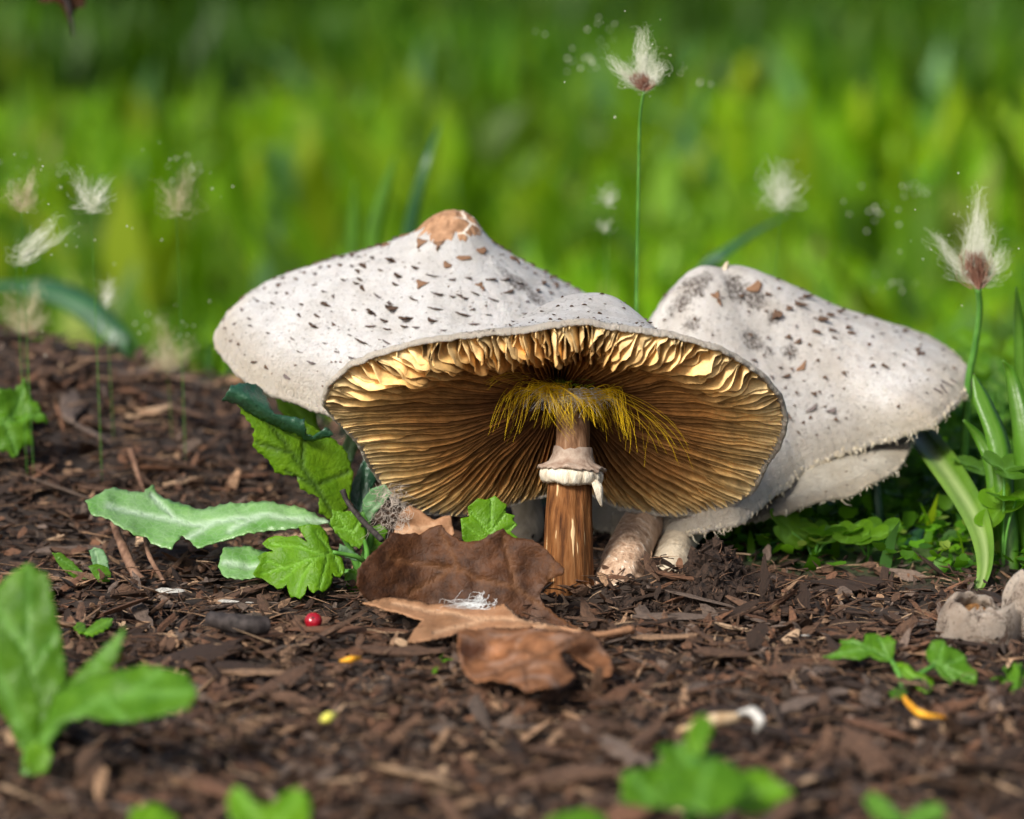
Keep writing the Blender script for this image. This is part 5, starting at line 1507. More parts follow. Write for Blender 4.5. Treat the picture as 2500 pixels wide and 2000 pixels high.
def curl(name, c, rx, ry, hgt, a0, a1, lean, thick, mat, parent, seed, n=64, m=14, lip=0.35, flare=0.12):
    """A thick wall bent round from angle a0 to a1, rolled inwards at the top."""
    u = np.linspace(a0, a1, n)
    prof_ = []
    for k in range(m):
        v = k / (m - 1)
        out_r = 1 + flare * math.sin(v * 2.2) - lip * max(0, v - .72) ** 1.5 * 4
        prof_.append((out_r, v if v < .8 else .8 + .2 * math.sin((v - .8) / .2 * 1.57)))
    inner = [(p_[0] - thick / rx, p_[1] - (0.08 if k > m - 3 else 0.0)) for k, p_ in enumerate(prof_)][::-1]
    rows = []
    for rr, hh in prof_ + inner:
        nz = 0.05 * n2(np.cos(u) * 2.2, np.sin(u) * 2.2 + hh * 2, seed) + 0.022 * n2(np.cos(u) * 9, np.sin(u) * 9 + hh * 7, seed + 1)
        rows.append(np.stack([c[0] + rx * (rr + nz) * np.cos(u) + lean[0] * hh * hgt, c[1] + ry * (rr + nz) * np.sin(u) + lean[1] * hh * hgt,
                              c[2] + hgt * (hh + 0.10 * n1(u * 2.0, seed + 2) * hh + 0.05 * n1(u * 9.0, seed + 3) * hh)], -1))
    rows = np.array(rows)
    nn_ = len(rows)
    F = grid_faces(nn_, n, False).tolist()
    F.append([i * n for i in range(nn_)]); F.append([i * n + n - 1 for i in range(nn_)][::-1])
    tt = np.repeat(np.linspace(0.4, .84, nn_), n)
    pol = np.stack([np.tile(np.cos(u) * 3, nn_), tt, np.tile(np.sin(u) * 3, nn_)], -1)
    st = np.clip(0.75 * (0.5 + fbm(rows.reshape(-1, 3) * 220, seed + 8, 2)), 0, 1)
    return put(name, tip_over(rows, cb + np.array([0, 0.004, 0.004])), F, mat, parent, True, {'polar': pol, 'stain': st})


cb = on_z(2388, 1592, 0.0)
piv = cb + np.array([0, 0.004, 0.004])
# the rolled strip of cap: a spiral wall with a rounded section
u_ = np.linspace(0, 1, 150)
ang = R_(330) - u_ * R_(500)
rs = 0.0175 - 0.0125 * u_ ** 0.9 + 0.0012 * n1(u_ * 9, 3)
cxy = np.stack([cb[0] + 0.001 + rs * np.cos(ang), cb[1] + 0.013 + rs * 0.85 * np.sin(ang)], -1)
hw_ = (0.0185 - 0.004 * u_) * (1 + 0.14 * n1(u_ * 6, 5) + 0.07 * n1(u_ * 22, 6)); tk = 0.0042 * (1 + 0.3 * n1(u_ * 8, 7)) * np.interp(u_, [0, .05, .95, 1], [.35, 1, 1, .4])
nrm2 = np.stack([np.cos(ang), np.sin(ang)], -1)
sec = [(-.5, 0.0), (-.58, .25), (-.62, .55), (-.50, .82), (-.22, .97), (.12, 1.0), (.42, .88), (.50, .62), (.46, .3), (.4, 0.0)]     # inner side to outer side
rows = []
for o_, h_ in sec:
    off = (-o_) * tk + 0.0035 * h_ * h_ * (-1)
    q = cxy + nrm2 * (-off * -1)[:, None]
    rows.append(np.column_stack([q, -0.002 + hw_ * h_]))
rows = np.stack(rows, 1)
rows = rows + (fbm(rows * 330, 12, 3) * 0.0011)[..., None] * np.array([.6, .6, 1])
ns_ = len(sec)
F = grid_faces(150, ns_).tolist() + [list(range(ns_)), list(range(149 * ns_, 150 * ns_))[::-1]]
pol = np.stack([np.repeat(np.cos(ang * 2) * 5, ns_), np.tile([.5, .55, .6, .7, .75, .75, .88, .95, .97, .97], 150), np.repeat(np.sin(ang * 2) * 5, ns_)], -1)
st = np.clip(0.45 + 0.9 * fbm(rows.reshape(-1, 3) * 260, 15, 3), 0, 1)
put('rolled_strip', tip_over(rows, piv), F, M['broken_out'], bc, True, {'polar': pol, 'stain': st})
# the humped remnant behind it
nu, nv = 60, 30
th_ = np.linspace(0, 2 * np.pi, nu, endpoint=False); vv = np.linspace(0.03, 1.9, nv)
d = np.stack([np.sin(vv)[:, None] * np.cos(th_), np.sin(vv)[:, None] * np.sin(th_), np.cos(vv)[:, None] + 0 * th_], -1)
q = d * np.array([0.0165, 0.0135, 0.0225]) * (1 + 0.16 * fbm(d * 2.0 + 3, 33, 3) + 0.05 * fbm(d * 9, 34, 2))[..., None]
q[..., 2] += 0.0035 * np.sin(q[..., 0] * 420)
q = q + np.array([cb[0] + 0.0270, cb[1] + 0.018, 0.002])
pol = np.stack([np.tile(np.cos(th_) * 3, nv), np.repeat(np.clip(vv / 1.9, 0, .95), nu), np.tile(np.sin(th_) * 3, nv)], -1)
put('humped_remnant', tip_over(q, piv), grid_faces(nv, nu, True).tolist() + [list(range(nu))[::-1], list(range((nv - 1) * nu, nv * nu))], M['broken_out'], bc, True, {'polar': pol, 'stain': np.clip(0.3 + 0.9 * fbm(q.reshape(-1, 3) * 200, 16, 3), 0, 1)})
nu, nv = 30, 14
th_ = np.linspace(0, 2 * np.pi, nu, endpoint=False); vv = np.linspace(0.05, np.pi - .05, nv)
d = np.stack([np.sin(vv)[:, None] * np.cos(th_), np.sin(vv)[:, None] * np.sin(th_), np.cos(vv)[:, None] + 0 * th_], -1)
q = d * np.array([0.0115, 0.0095, 0.004]) * (1 + 0.6 * fbm(d * 4, 35, 3))[..., None] + np.array([cb[0] + 0.001, cb[1] + 0.013, 0.0050])
put('gill_scrap', tip_over(q, piv), grid_faces(nv, nu, True).tolist() + [list(range(nu))[::-1], list(range((nv - 1) * nu, nv * nu))], M['broken_gill'], bc, True)


def stick(name, pts, radii, mat, label, cat='twig', knots=0.25, ns=9, n=30, seed=0, group=None):
    c = catmull(pts, n); rr = np.interp(np.linspace(0, 1, n), np.linspace(0, 1, len(radii)), radii)
    V, F = tube_vf(c, rr, ns)
    cc = np.repeat(c, ns, 0)
    V = cc + (V - cc) * (1 + knots * fbm(V * 380, seed, 3))[:, None]
    o = put(name, V, F, mat, None, True)
    return tag(o, label, cat, group)


stick('twig', [at(836, 1196, 0.014), at(852, 1232, 0.012), at(885, 1272, 0.0), at(932, 1318, -0.02)], [0.0013, 0.0010, 0.0011, 0.0012], M['twig_dark'], 'thin black twig standing up from the top of the oak leaf', seed=1)
stick('charred_stick', [on_z(516, 1512, 0.010), on_z(560, 1520, 0.011), on_z(610, 1526, 0.011), on_z(652, 1528, 0.010)], [0.0030, 0.0036, 0.0038, 0.0034], M['twig_dark'], 'short charred black stick lying on the mulch near the berry', 'stick', 0.2, 12, 30, 2)
stick('dry_stalk', [at(352, 1290, 0.045), at(356, 1315, 0.035), at(366, 1360, 0.018), at(402, 1424, 0.004)], [0.0012, 0.0011, 0.0010, 0.0008], M['stalk_brown'], 'curved dry brown stalk bent under the long pale leaf', 'stalk', 0.2, 8, 30, 3)
stick('dry_stalk', [at(278, 1280, 0.045), at(300, 1335, 0.028), at(330, 1400, 0.012), at(352, 1420, 0.008)], [0.0016, 0.0020, 0.0022, 0.0018], M['stalk_brown'], 'thick split dry stalk leaning beside the two-leaved seedling', 'stalk', 0.3, 8, 30, 4)
stick('dry_stalk', [at(318, 1098, 0.16), at(334, 1150, 0.15), at(352, 1200, 0.13)], [0.0012, 0.0011, 0.0008], M['stalk_brown'], 'thin dry stalk sticking up on the mulch mound', 'stalk', 0.2, 8, 20, 5)
stick('straw_piece', [on_z(1655, 1785, 0.012), on_z(1740, 1762, 0.013), on_z(1800, 1752, 0.013)], [0.0008, 0.0028, 0.0018], M['straw'], 'flat tan straw piece lying before the white curled scrap', 'straw', 0.2, 9, 20, 6)
stick('curled_scrap', [on_z(1800, 1742, 0.015), on_z(1838, 1738, 0.018), on_z(1856, 1762, 0.016), on_z(1846, 1786, 0.012)], [0.0006, 0.0017, 0.0016, 0.0006], M['white_bit'], 'curled whitish scrap lying on the mulch by the straw piece', 'scrap', 0.3, 9, 24, 7)
stick('orange_scrap', [on_z(2206, 1700, 0.008), on_z(2222, 1722, 0.008), on_z(2255, 1745, 0.008), on_z(2318, 1752, 0.006)], [0.0006, 0.0011, 0.0012, 0.0004], M['orange'], 'narrow orange leaf scrap under the three-lobed seedling', 'leaf scrap', 0.2, 8, 24, 8)
stick('orange_scrap', [on_z(830, 1614, 0.010), on_z(856, 1610, 0.011), on_z(882, 1606, 0.010)], [0.0004, 0.0014, 0.0005], M['orange'], 'tiny orange leaf scrap among the chips near the oak leaf', 'leaf scrap', 0.2, 8, 14, 9)
stick('yellow_bud', [on_z(785, 1760, 0.010), on_z(800, 1752, 0.012), on_z(820, 1744, 0.012)], [0.0008, 0.0019, 0.0007], M['yellow'], 'small yellow bud dropped on the mulch', 'bud', 0.15, 10, 14, 10)
for k, (a, b, lab) in enumerate([((385, 1455), (445, 1461), 'thin white wood sliver lying near the two-leaved seedling'), ((536, 1476), (575, 1466), 'flat white fragment lying below the lobed leaf'), ((600, 1474), (616, 1468), 'tiny white crumb lying below the lobed leaf'), ((1958, 1558), (1975, 1552), 'pale green-white crumb lying on soil in front of the clover')]):
    q = on_z((a[0] + b[0]) / 2, (a[1] + b[1]) / 2, 0.006)
    chip_obj(q[0], q[1], max(12, b[0] - a[0]) * PXM * 1.1, 0.34, 'white', 0.1, 0.05, 0.3, 6 + k, 'white_fragment', lab, 'white fragments', 'fragment', 0.007)
# larger pieces that can be told apart
for (xx, yy, lenpx, w, kind, yaw, pit, rol, var, lab) in [
        (1640, 1505, 190, 0.20, 'grey', 0.05, 0.02, 0.2, 3, 'long flat grey bark plate lying below the soil mound'),
        (1610, 1560, 150, 0.24, 'tan', -0.1, -0.04, 0.1, 5, 'pale tan wood chip lying past the oak leaf stalk'),
        (1760, 1600, 120, 0.34, 'brown', 0.2, 0.1, 0.3, 7, 'rough brown bark lump lying below the soil mound'),
        (640, 1640, 150, 0.24, 'tan', 0.35, 0.1, 0.2, 2, 'knobbly tan wood chip lying in front of the charred stick'),
        (1700, 1470, 150, 0.16, 'grey', -0.25, 0.18, 0.1, 8, 'slanting grey bark sliver lying on the soil mound'),
        (860, 1540, 260, 0.14, 'reddish', -0.12, 0.0, 0.2, 9, 'long reddish brown bark strip lying in front of the berry'),
        (985, 1600, 200, 0.26, 'brown', 0.05, 0.05, 0.1, 1, 'broad brown bark slab lying under the oak leaf edge'),
        (1860, 1450, 90, 0.3, 'dark', 1.3, -1.1, 0.2, 4, 'black bark shard standing upright beside the clover')]:
    q = on_z(xx, yy, 0.006)
    chip_obj(q[0], q[1], lenpx * PXM, w, kind, yaw, pit, rol, var, 'bark_piece', lab, 'large bark pieces', 'bark piece', 0.006)

# ------------------------------------------------------------------ grass and clover beside the mushrooms
def hero_blade(pts, widths, mat, label, side=(1, 0, 0), fold=0.22, twist=0.0, group=None, n=30, rib=0.42):
    base = np.array(pts[0])
    t_ = thing('grass_leaf', base, label, 'grass blade', group)
    strip('leaf_blade', pts, widths, M[mat], t_, side, fold, 0.0003, n, twist, rib)
    return t_


g = 'grass blades beside the mushrooms'
hero_blade([at(2330, 1492, -0.01), at(2385, 1450, 0.0), at(2408, 1370, 0.012), at(2385, 1270, 0.04), at(2310, 1150, 0.085), at(2240, 1060, 0.150), at(2215, 1030, 0.175)], [0.0010, 0.0034, 0.0072, 0.0108, 0.0128, 0.0126, 0.011], 'blade_broad', 'broad pale green grass blade arching over to the grey cap', (1, -0.1, 0.35), -0.30, 0, g, 40, 0.9)
hero_blade([at(2468, 1440, 0.03), at(2460, 1250, 0.04), at(2440, 1080, 0.05), at(2400, 970, 0.06), at(2377, 915, 0.065)], [0.007, 0.008, 0.0095, 0.008, 0.001], 'blade', 'tall bright grass blade standing next to the tattered cap', (1, -0.2, 0), 0.2, 0.6, g)
hero_blade([at(2470, 1430, 0.05), at(2440, 1280, 0.05), at(2425, 1140, 0.055), at(2395, 1075, 0.06), at(2352, 1025, 0.06)], [0.006, 0.008, 0.007, 0.005, 0.001], 'blade', 'narrow green grass blade bending towards the broad arching blade', (1, -.2, 0), 0.2, 0.3, g)
hero_blade([at(2530, 1420, 0.04), at(2505, 1250, 0.04), at(2500, 1080, 0.04), at(2470, 930, 0.05), at(2448, 880, 0.05)], [0.008, 0.010, 0.010, 0.006, 0.001], 'blade', 'tall green grass blade rising past the bright one', (1, -.2, 0), 0.2, -0.4, g)
hero_blade([at(2560, 1300, 0.12), at(2505, 1000, 0.12), at(2490, 820, 0.12), at(2480, 700, 0.12)], [0.006, 0.007, 0.0055, 0.0006], 'blade', 'upright dark-tipped grass blade standing behind the tall blades', (1, -.2, 0), 0.25, 0, g)
hero_blade([at(2150, 1480, 0.10), at(2148, 1300, 0.10), at(2138, 1170, 0.105), at(2138, 1080, 0.11)], [0.004, 0.0045, 0.004, 0.003], 'blade_dark', 'straight dark grass stem standing below the grey cap', (1, 0, 0), 0.3, 0, g)
hero_blade([at(1800, 1420, 0.06), at(1840, 1360, 0.06), at(1910, 1325, 0.065), at(1990, 1318, 0.07), at(2050, 1340, 0.075)], [0.002, 0.005, 0.0055, 0.0045, 0.0008], 'blade_dark', 'bluish grass blade arching low beside the soil mound', (0, -0.3, 1), 0.2, 0, g)
hero_blade([at(2300, 1490, 0.03), at(2270, 1430, 0.06), at(2240, 1360, 0.08), at(2232, 1310, 0.09), at(2260, 1280, 0.10)], [0.012, 0.013, 0.011, 0.008, 0.002], 'blade_dark', 'wide dark blue-green grass blade bent among the clover', (1, -.3, 0.1), 0.2, 0.3, g)
hero_blade([at(2200, 1500, 0.03), at(2270, 1500, 0.02), at(2340, 1480, 0.01)], [0.0006, 0.004, 0.001], 'blade_dark', 'short bluish grass leaf lying towards the broken cap', (0, -.4, 1), 0.2, 0, g)
hero_blade([at(1940, 1480, 0.10), at(1900, 1360, 0.11), at(1845, 1250, 0.13)], [0.004, 0.0042, 0.002], 'blade', 'slanting green grass blade crossing below the fringed rim', (1, 0, 0), 0.25, 0, g)
hero_blade([at(2090, 1440, 0.12), at(2150, 1340, 0.13), at(2230, 1240, 0.14), at(2290, 1180, 0.15)], [0.004, 0.0055, 0.005, 0.001], 'blade_broad', 'diagonal yellow-green grass blade crossing behind the clover', (1, 0, .4), 0.25, 0, g)
hero_blade([at(2290, 1440, 0.13), at(2330, 1300, 0.14), at(2375, 1180, 0.15), at(2410, 1090, 0.16)], [0.004, 0.0045, 0.004, 0.001], 'blade_dark', 'dark grass blade slanting up behind the broad arching blade', (1, 0, 0), 0.25, 0, g)

# one clover plant, then copies
def heart(n=18):
    t = np.linspace(0, 2 * np.pi, n, endpoint=False)
    x = 0.52 * np.sin(t) * (1 - 0.15 * np.cos(t)); y = 0.5 - 0.5 * np.cos(t)
    y = y - 0.14 * np.exp(-((t - np.pi) / 0.35) ** 2)
    return np.stack([x, y], -1)


def leaflet_mesh(mat):
    h = heart(20)
    V = [(0, 0.5, -0.06)] + [(a * .55, .5 + (b - .5) * .55, 0.02 + .05 * abs(a)) for a, b in h] + [(a, b, 0.10 * abs(a) * 2 + 0.04 * b) for a, b in h]
    n = len(h)
    F = [[0, 1 + i, 1 + (i + 1) % n] for i in range(n)] + [[1 + i, 1 + n + i, 1 + n + (i + 1) % n, 1 + (i + 1) % n] for i in range(n)]
    V = np.array(V); ve = np.exp(-(V[:, 0] / 0.06) ** 2)
    return mesh('leaflet', V, F, mat, True, {'vein': ve})


LEAFLET = [leaflet_mesh(M['leaf_bright']), leaflet_mesh(M['leaf_mid']), leaflet_mesh(M['blade'])]
cv = random.Random(5)


def clover(x, y, label, group, hscale=1.0, nl=3, big=False):
    z = float(ground_z(x, y))
    t_ = thing('clover_plant', (x, y, z), label, 'clover', group)
    for k in range(nl):
        hgt = cv.uniform(0.016, 0.042) * hscale
        a_, b_, _ = proj(np.array([x, y, z + hgt]))
        if a_ < 2290 and b_ < 1310: hgt = max(0.006, hgt - (1310 - b_) * PXM * (1.2 + y) / 1.2)
        ang = cv.uniform(0, 6.28); lean = cv.uniform(0.003, 0.014)
        top = np.array([x + math.cos(ang) * lean, y + math.sin(ang) * lean, z + hgt])
        st = tube('stem', [(x, y, z - 0.002), (x + math.cos(ang) * lean * .3, y + math.sin(ang) * lean * .3, z + hgt * .6), top], [0.0007, 0.0006, 0.0005], M['stalk_green'], t_, 5, 7)
        s = cv.uniform(0.0115, 0.0145) if big else cv.uniform(0.008, 0.011)
        a0 = cv.uniform(0, 6.28); me = LEAFLET[cv.randrange(3)]
        tilt = Vector((cv.gauss(0, .35), cv.gauss(-0.35, .3), 1)).normalized()
        q = tilt.to_track_quat('Z', 'Y').to_matrix().to_4x4()
        for j in range(3):
            Mx = Matrix.Translation(Vector(top)) @ q @ Matrix.Rotation(a0 + j * 2.094, 4, 'Z') @ Matrix.Rotation(cv.uniform(-.1, .35), 4, 'X') @ Matrix.Scale(s, 4)
            link_copy('leaflet', me, st, Mx)
    return t_


gc = 'clover plants growing at the mulch edge'
cn = 0
while cn < 84:
    y = cv.uniform(0.015, 0.34) ** 1.0
    hw = (y + 1.2) * 0.168
    x = cv.uniform(0.075, hw)
    if y < lawn_edge(x) + 0.015 or (y < 0.10 and x < 0.09): continue
    ax_ = float(proj(np.array([x, y, 0.02]))[0])
    if 2190 < ax_ < 2440 and y < 0.15: continue
    big = cv.random() < .5
    where = 'at the edge of the mulch behind the soil mound' if x < 0.13 and y < .14 else ('under the grey cap' if x < 0.15 else ('among the tall grass blades' if x > 0.19 else 'below the broad arching blade'))
    clover(x, y, ('big-leaved' if big else 'small-leaved') + (' tall' if y > .16 else ' low') + ' clover plant growing ' + where, gc, (0.75 if x < 0.17 else 1.05) + 0.3 * y + (0.1 if y > .16 else 0), 3, big)
    cn += 1

# low ground cover of tiny leaves under the clover
r = np.random.default_rng(55)
n = 5200
y = r.uniform(0.0, 0.5, n); x = r.uniform(0.05, 0.34, n)
ok = (y > lawn_edge(x) + 0.004 + r.normal(0, .008, n)); x, y = x[ok], y[ok]; n = len(x)
h8 = heart(8); lv = np.vstack([[0, .5, -.04], np.column_stack([h8, 0.12 * np.abs(h8[:, 0]) * 2])])
lf_ = np.array([[0, 1 + i, 1 + (i + 1) % 8] for i in range(8)])
Rm = rot_zyx(r.uniform(0, 6.3, n), r.normal(0, .4, n), r.normal(0.2, .4, n))
P_ = np.einsum('nij,nvj->nvi', Rm, lv[None] * r.uniform(.003, .0085, n)[:, None, None]) + np.stack([x, y, ground_z(x, y) + r.uniform(0.001, 0.013, n)], -1)[:, None]
pal = np.array([(0.07, 0.20, 0.006), (0.11, 0.27, 0.008), (0.04, 0.13, 0.010), (0.16, 0.24, 0.03)])
o = put('ground_cover', P_.reshape(-1, 3), (lf_[None] + (np.arange(n) * 9)[:, None, None]).reshape(-1, 3), M['lawn'], None, True, {'tint': np.repeat(pal[r.choice(4, n, p=[.4, .3, .2, .1])] * r.uniform(.6, 1.25, n)[:, None], 9, 0)})
tag(o, 'tiny round green leaves carpeting the soil under the clover', 'ground cover', kind='stuff')

# ------------------------------------------------------------------ the lawn behind
def lawn(name, n, seed, ymin, ymax, hgt, wid, label, xr=1.35, power=1.0, palette=None, edge=True, lean=0.35):
    r = np.random.default_rng(seed)
    u = r.uniform(0, 1, n) ** power
    y = ymin + (ymax - ymin) * u
    x = r.uniform(-1, 1, n) * ((y + 1.2) * 0.175 * xr + 0.05)
    if edge:
        ok = y > lawn_edge(x) + r.uniform(-0.01, 0.04, n)
        ok &= (y > 0.30) | (x < 0.0) | (r.uniform(0, 1, n) < 0.12)
        x, y = x[ok], y[ok]; n = len(x)
    z = ground_z(x, y)
    clump = fbm(np.stack([x * 3.2, y * 1.6, 0 * x], -1), seed + 5, 3)
    h = r.uniform(*hgt, n) * (1 + 0.45 * clump); w = r.uniform(*wid, n)
    az = r.uniform(0, 2 * np.pi, n); ln = np.abs(r.normal(0, lean, n)) * h
    d = np.stack([np.cos(az), np.sin(az), 0 * az], -1)
    fa = az + np.pi / 2 + r.normal(0, .5, n)
    s = np.stack([np.cos(fa), np.sin(fa), 0 * fa], -1)
    b = np.stack([x, y, z - 0.004], -1)
    up = np.array([0, 0, 1.0])
    rows = []
    for f, ww in ((0, .7), (.35, 1), (.7, .75)):
        c = b + up * (h * f)[:, None] + d * (ln * f * f)[:, None]
        rows += [c - s * (w * ww * .5)[:, None], c + s * (w * ww * .5)[:, None]]
    rows.append(b + up * (h * (1 - 0.25 * (ln / h) ** 2))[:, None] + d * (ln * 1.05)[:, None])
    V = np.stack(rows, 1).reshape(-1, 3)
    f = np.array([[0, 1, 3], [0, 3, 2], [2, 3, 5], [2, 5, 4], [4, 5, 6]])
    F = (f[None] + (np.arange(n) * 7)[:, None, None]).reshape(-1, 3)
    pal = np.array(palette or [(0.115, 0.25, 0.002), (0.15, 0.30, 0.002), (0.08, 0.20, 0.003), (0.20, 0.31, 0.003), (0.09, 0.22, 0.05), (0.22, 0.22, 0.07)])
    pw = np.array([.34, .26, .18, .12, .07, .03]); pw = pw[:len(pal)] / pw[:len(pal)].sum()
    big = fbm(np.stack([x * 1.6, y * 0.8, 0 * x + 9], -1), seed + 11, 2)
    col = pal[r.choice(len(pal), n, p=pw)] * (1 + 0.75 * big + 0.4 * clump + r.normal(0, .10, n))[:, None]
    col = np.clip(col, 0.003, 0.5)
    o = put(name, V, F, M['lawn'], None, True, {'tint': np.repeat(col, 7, 0)})
    return tag(o, label, 'grass', kind='stuff')


lawn('near_grass', 4600, 41, -0.03, 0.68, (0.010, 0.030), (0.0022, 0.006), 'short bright grass growing behind the mushrooms and mulch', 1.2, 1.0)
lawn('lawn_grass', 44000, 42, 0.66, 6.0, (0.035, 0.10), (0.009, 0.024), 'bright green lawn grass stretching away out of focus', 1.4, 1.35, lean=0.8)
lawn('tall_tufts', 700, 44, 1.2, 5.0, (0.08, 0.20), (0.020, 0.05), 'taller uneven tufts standing out of the blurred lawn', 1.4, 1.0, [(0.12, 0.25, 0.003), (0.18, 0.30, 0.004), (0.08, 0.18, 0.003), (0.22, 0.30, 0.01), (0.12, 0.26, 0.09), (0.26, 0.26, 0.10)], True, 0.45)
lawn('far_grass', 20000, 43, 4.4, 13.0, (0.08, 0.22), (0.015, 0.04), 'darker long grass far back on the lawn', 1.5, 1.2, [(0.045, 0.13, 0.002), (0.07, 0.17, 0.002), (0.03, 0.09, 0.004), (0.09, 0.16, 0.003), (0.05, 0.13, 0.02)], False)

gb = 'blurred grass blades on the lawn'
for k, (pts, wds, mat, lab) in enumerate([
        ([(330, 900, .62), (290, 830, .62), (200, 740, .64), (90, 692, .66), (-20, 690, .68)], [0.010, 0.016, 0.018, 0.018, 0.014], 'blade_dark', 'broad blue-green blurred blade arching over the mulch mound'),
        ([(905, 700, .55), (915, 560, .55), (945, 450, .55), (962, 385, .55)], [0.008, 0.009, 0.006, 0.0008], 'blade', 'upright blurred grass blade rising behind the tan crown'),
        ([(985, 700, .6), (1000, 560, .6), (1040, 400, .6), (1075, 300, .62)], [0.006, 0.007, 0.005, 0.0008], 'blade_dark', 'slim dark blurred grass blade leaning behind the tan crown'),
        ([(870, 760, .6), (862, 600, .6), (866, 440, .6)], [0.008, 0.009, 0.001], 'blade', 'pale blurred grass blade standing behind the speckled cap'),
        ([(1690, 690, .5), (1760, 620, .5), (1850, 560, .52), (1930, 520, .55)], [0.006, 0.007, 0.006, 0.001], 'blade_dark', 'bluish blurred blade leaning from behind the tattered cap')]):
    hero_blade([at(*p) for p in pts], wds, mat, lab, (1, 0, 0.2), 0.15, 0, gb)

# shrubs added behind the lawn to darken the top and corners of the view
def shrub(x, y, rx, rz, n, seed, label):
    r = np.random.default_rng(seed)
    t_ = thing('shrub', (x, y, float(ground_z(x, y))), label, 'shrub', 'shrubs added to darken the top of the view')
    stems = []
    for k in range(7):
        a = r.uniform(0, 6.28); q = rx * r.uniform(.2, .6)
        stems.append(tube_vf(catmull([(x, y, -0.24), (x + q * .4 * math.cos(a), y + q * .4 * math.sin(a), rz * .4 - .2), (x + q * math.cos(a), y + q * math.sin(a), rz * r.uniform(.8, 1.2) - .2)], 8), np.linspace(0.02, 0.005, 8), 6))
    V, F = join_vf(stems)
    put('stems', V, F, M['stalk_brown'], t_, True)
    d = norm(r.normal(0, 1, (n, 3))); rad = r.uniform(0.45, 1.0, n) ** 0.6
    lump = 1 + 0.35 * fbm(d * 2.5 + seed, seed, 3)
    g0 = float(ground_z(x, y))
    c = np.stack([x + d[:, 0] * rx * rad * lump, y + d[:, 1] * rx * .7 * rad * lump, g0 + rz * .85 + d[:, 2] * rz * rad * lump], -1)
    ok = c[:, 2] > g0 + 0.02; c = c[ok]; n = len(c)
    a = norm(r.normal(0, 1, (n, 3))); b = norm(np.cross(a, r.normal(0, 1, (n, 3)))); s = r.uniform(.035, .085, n)[:, None]
    V = np.stack([c - a * s, c + b * s * .45, c + a * s, c - b * s * .45], 1).reshape(-1, 3)
    F = np.arange(n * 4).reshape(-1, 4)
    pal = np.array([(0.020, 0.075, 0.005), (0.035, 0.11, 0.006), (0.012, 0.05, 0.006), (0.05, 0.12, 0.010)])  # leaf greens kept dark, deepening the top edge and corners of the view
    col = pal[r.choice(4, n, p=[.4, .3, .2, .1])]
    put('foliage', V, F, M['lawn'], t_, False, {'tint': np.repeat(col, 4, 0)}, kind='stuff')


shrub(-2.1, 7.0, 1.25, 0.85, 7000, 1, 'dark rounded shrub added beyond the lawn to darken the corner over the mulch mound')
shrub(-0.5, 9.6, 1.4, 0.62, 5200, 2, 'low green shrub added beyond the lawn, behind the speckled cap')
shrub(1.2, 9.2, 1.4, 0.70, 5200, 3, 'mid green shrub added beyond the lawn, behind the tall feathery seed head')
shrub(2.4, 6.8, 1.3, 1.0, 7000, 4, 'dark wide shrub added beyond the lawn to darken the corner over the tattered cap')

# ------------------------------------------------------------------ feathery seed heads and the pollen round them
POLLEN = []


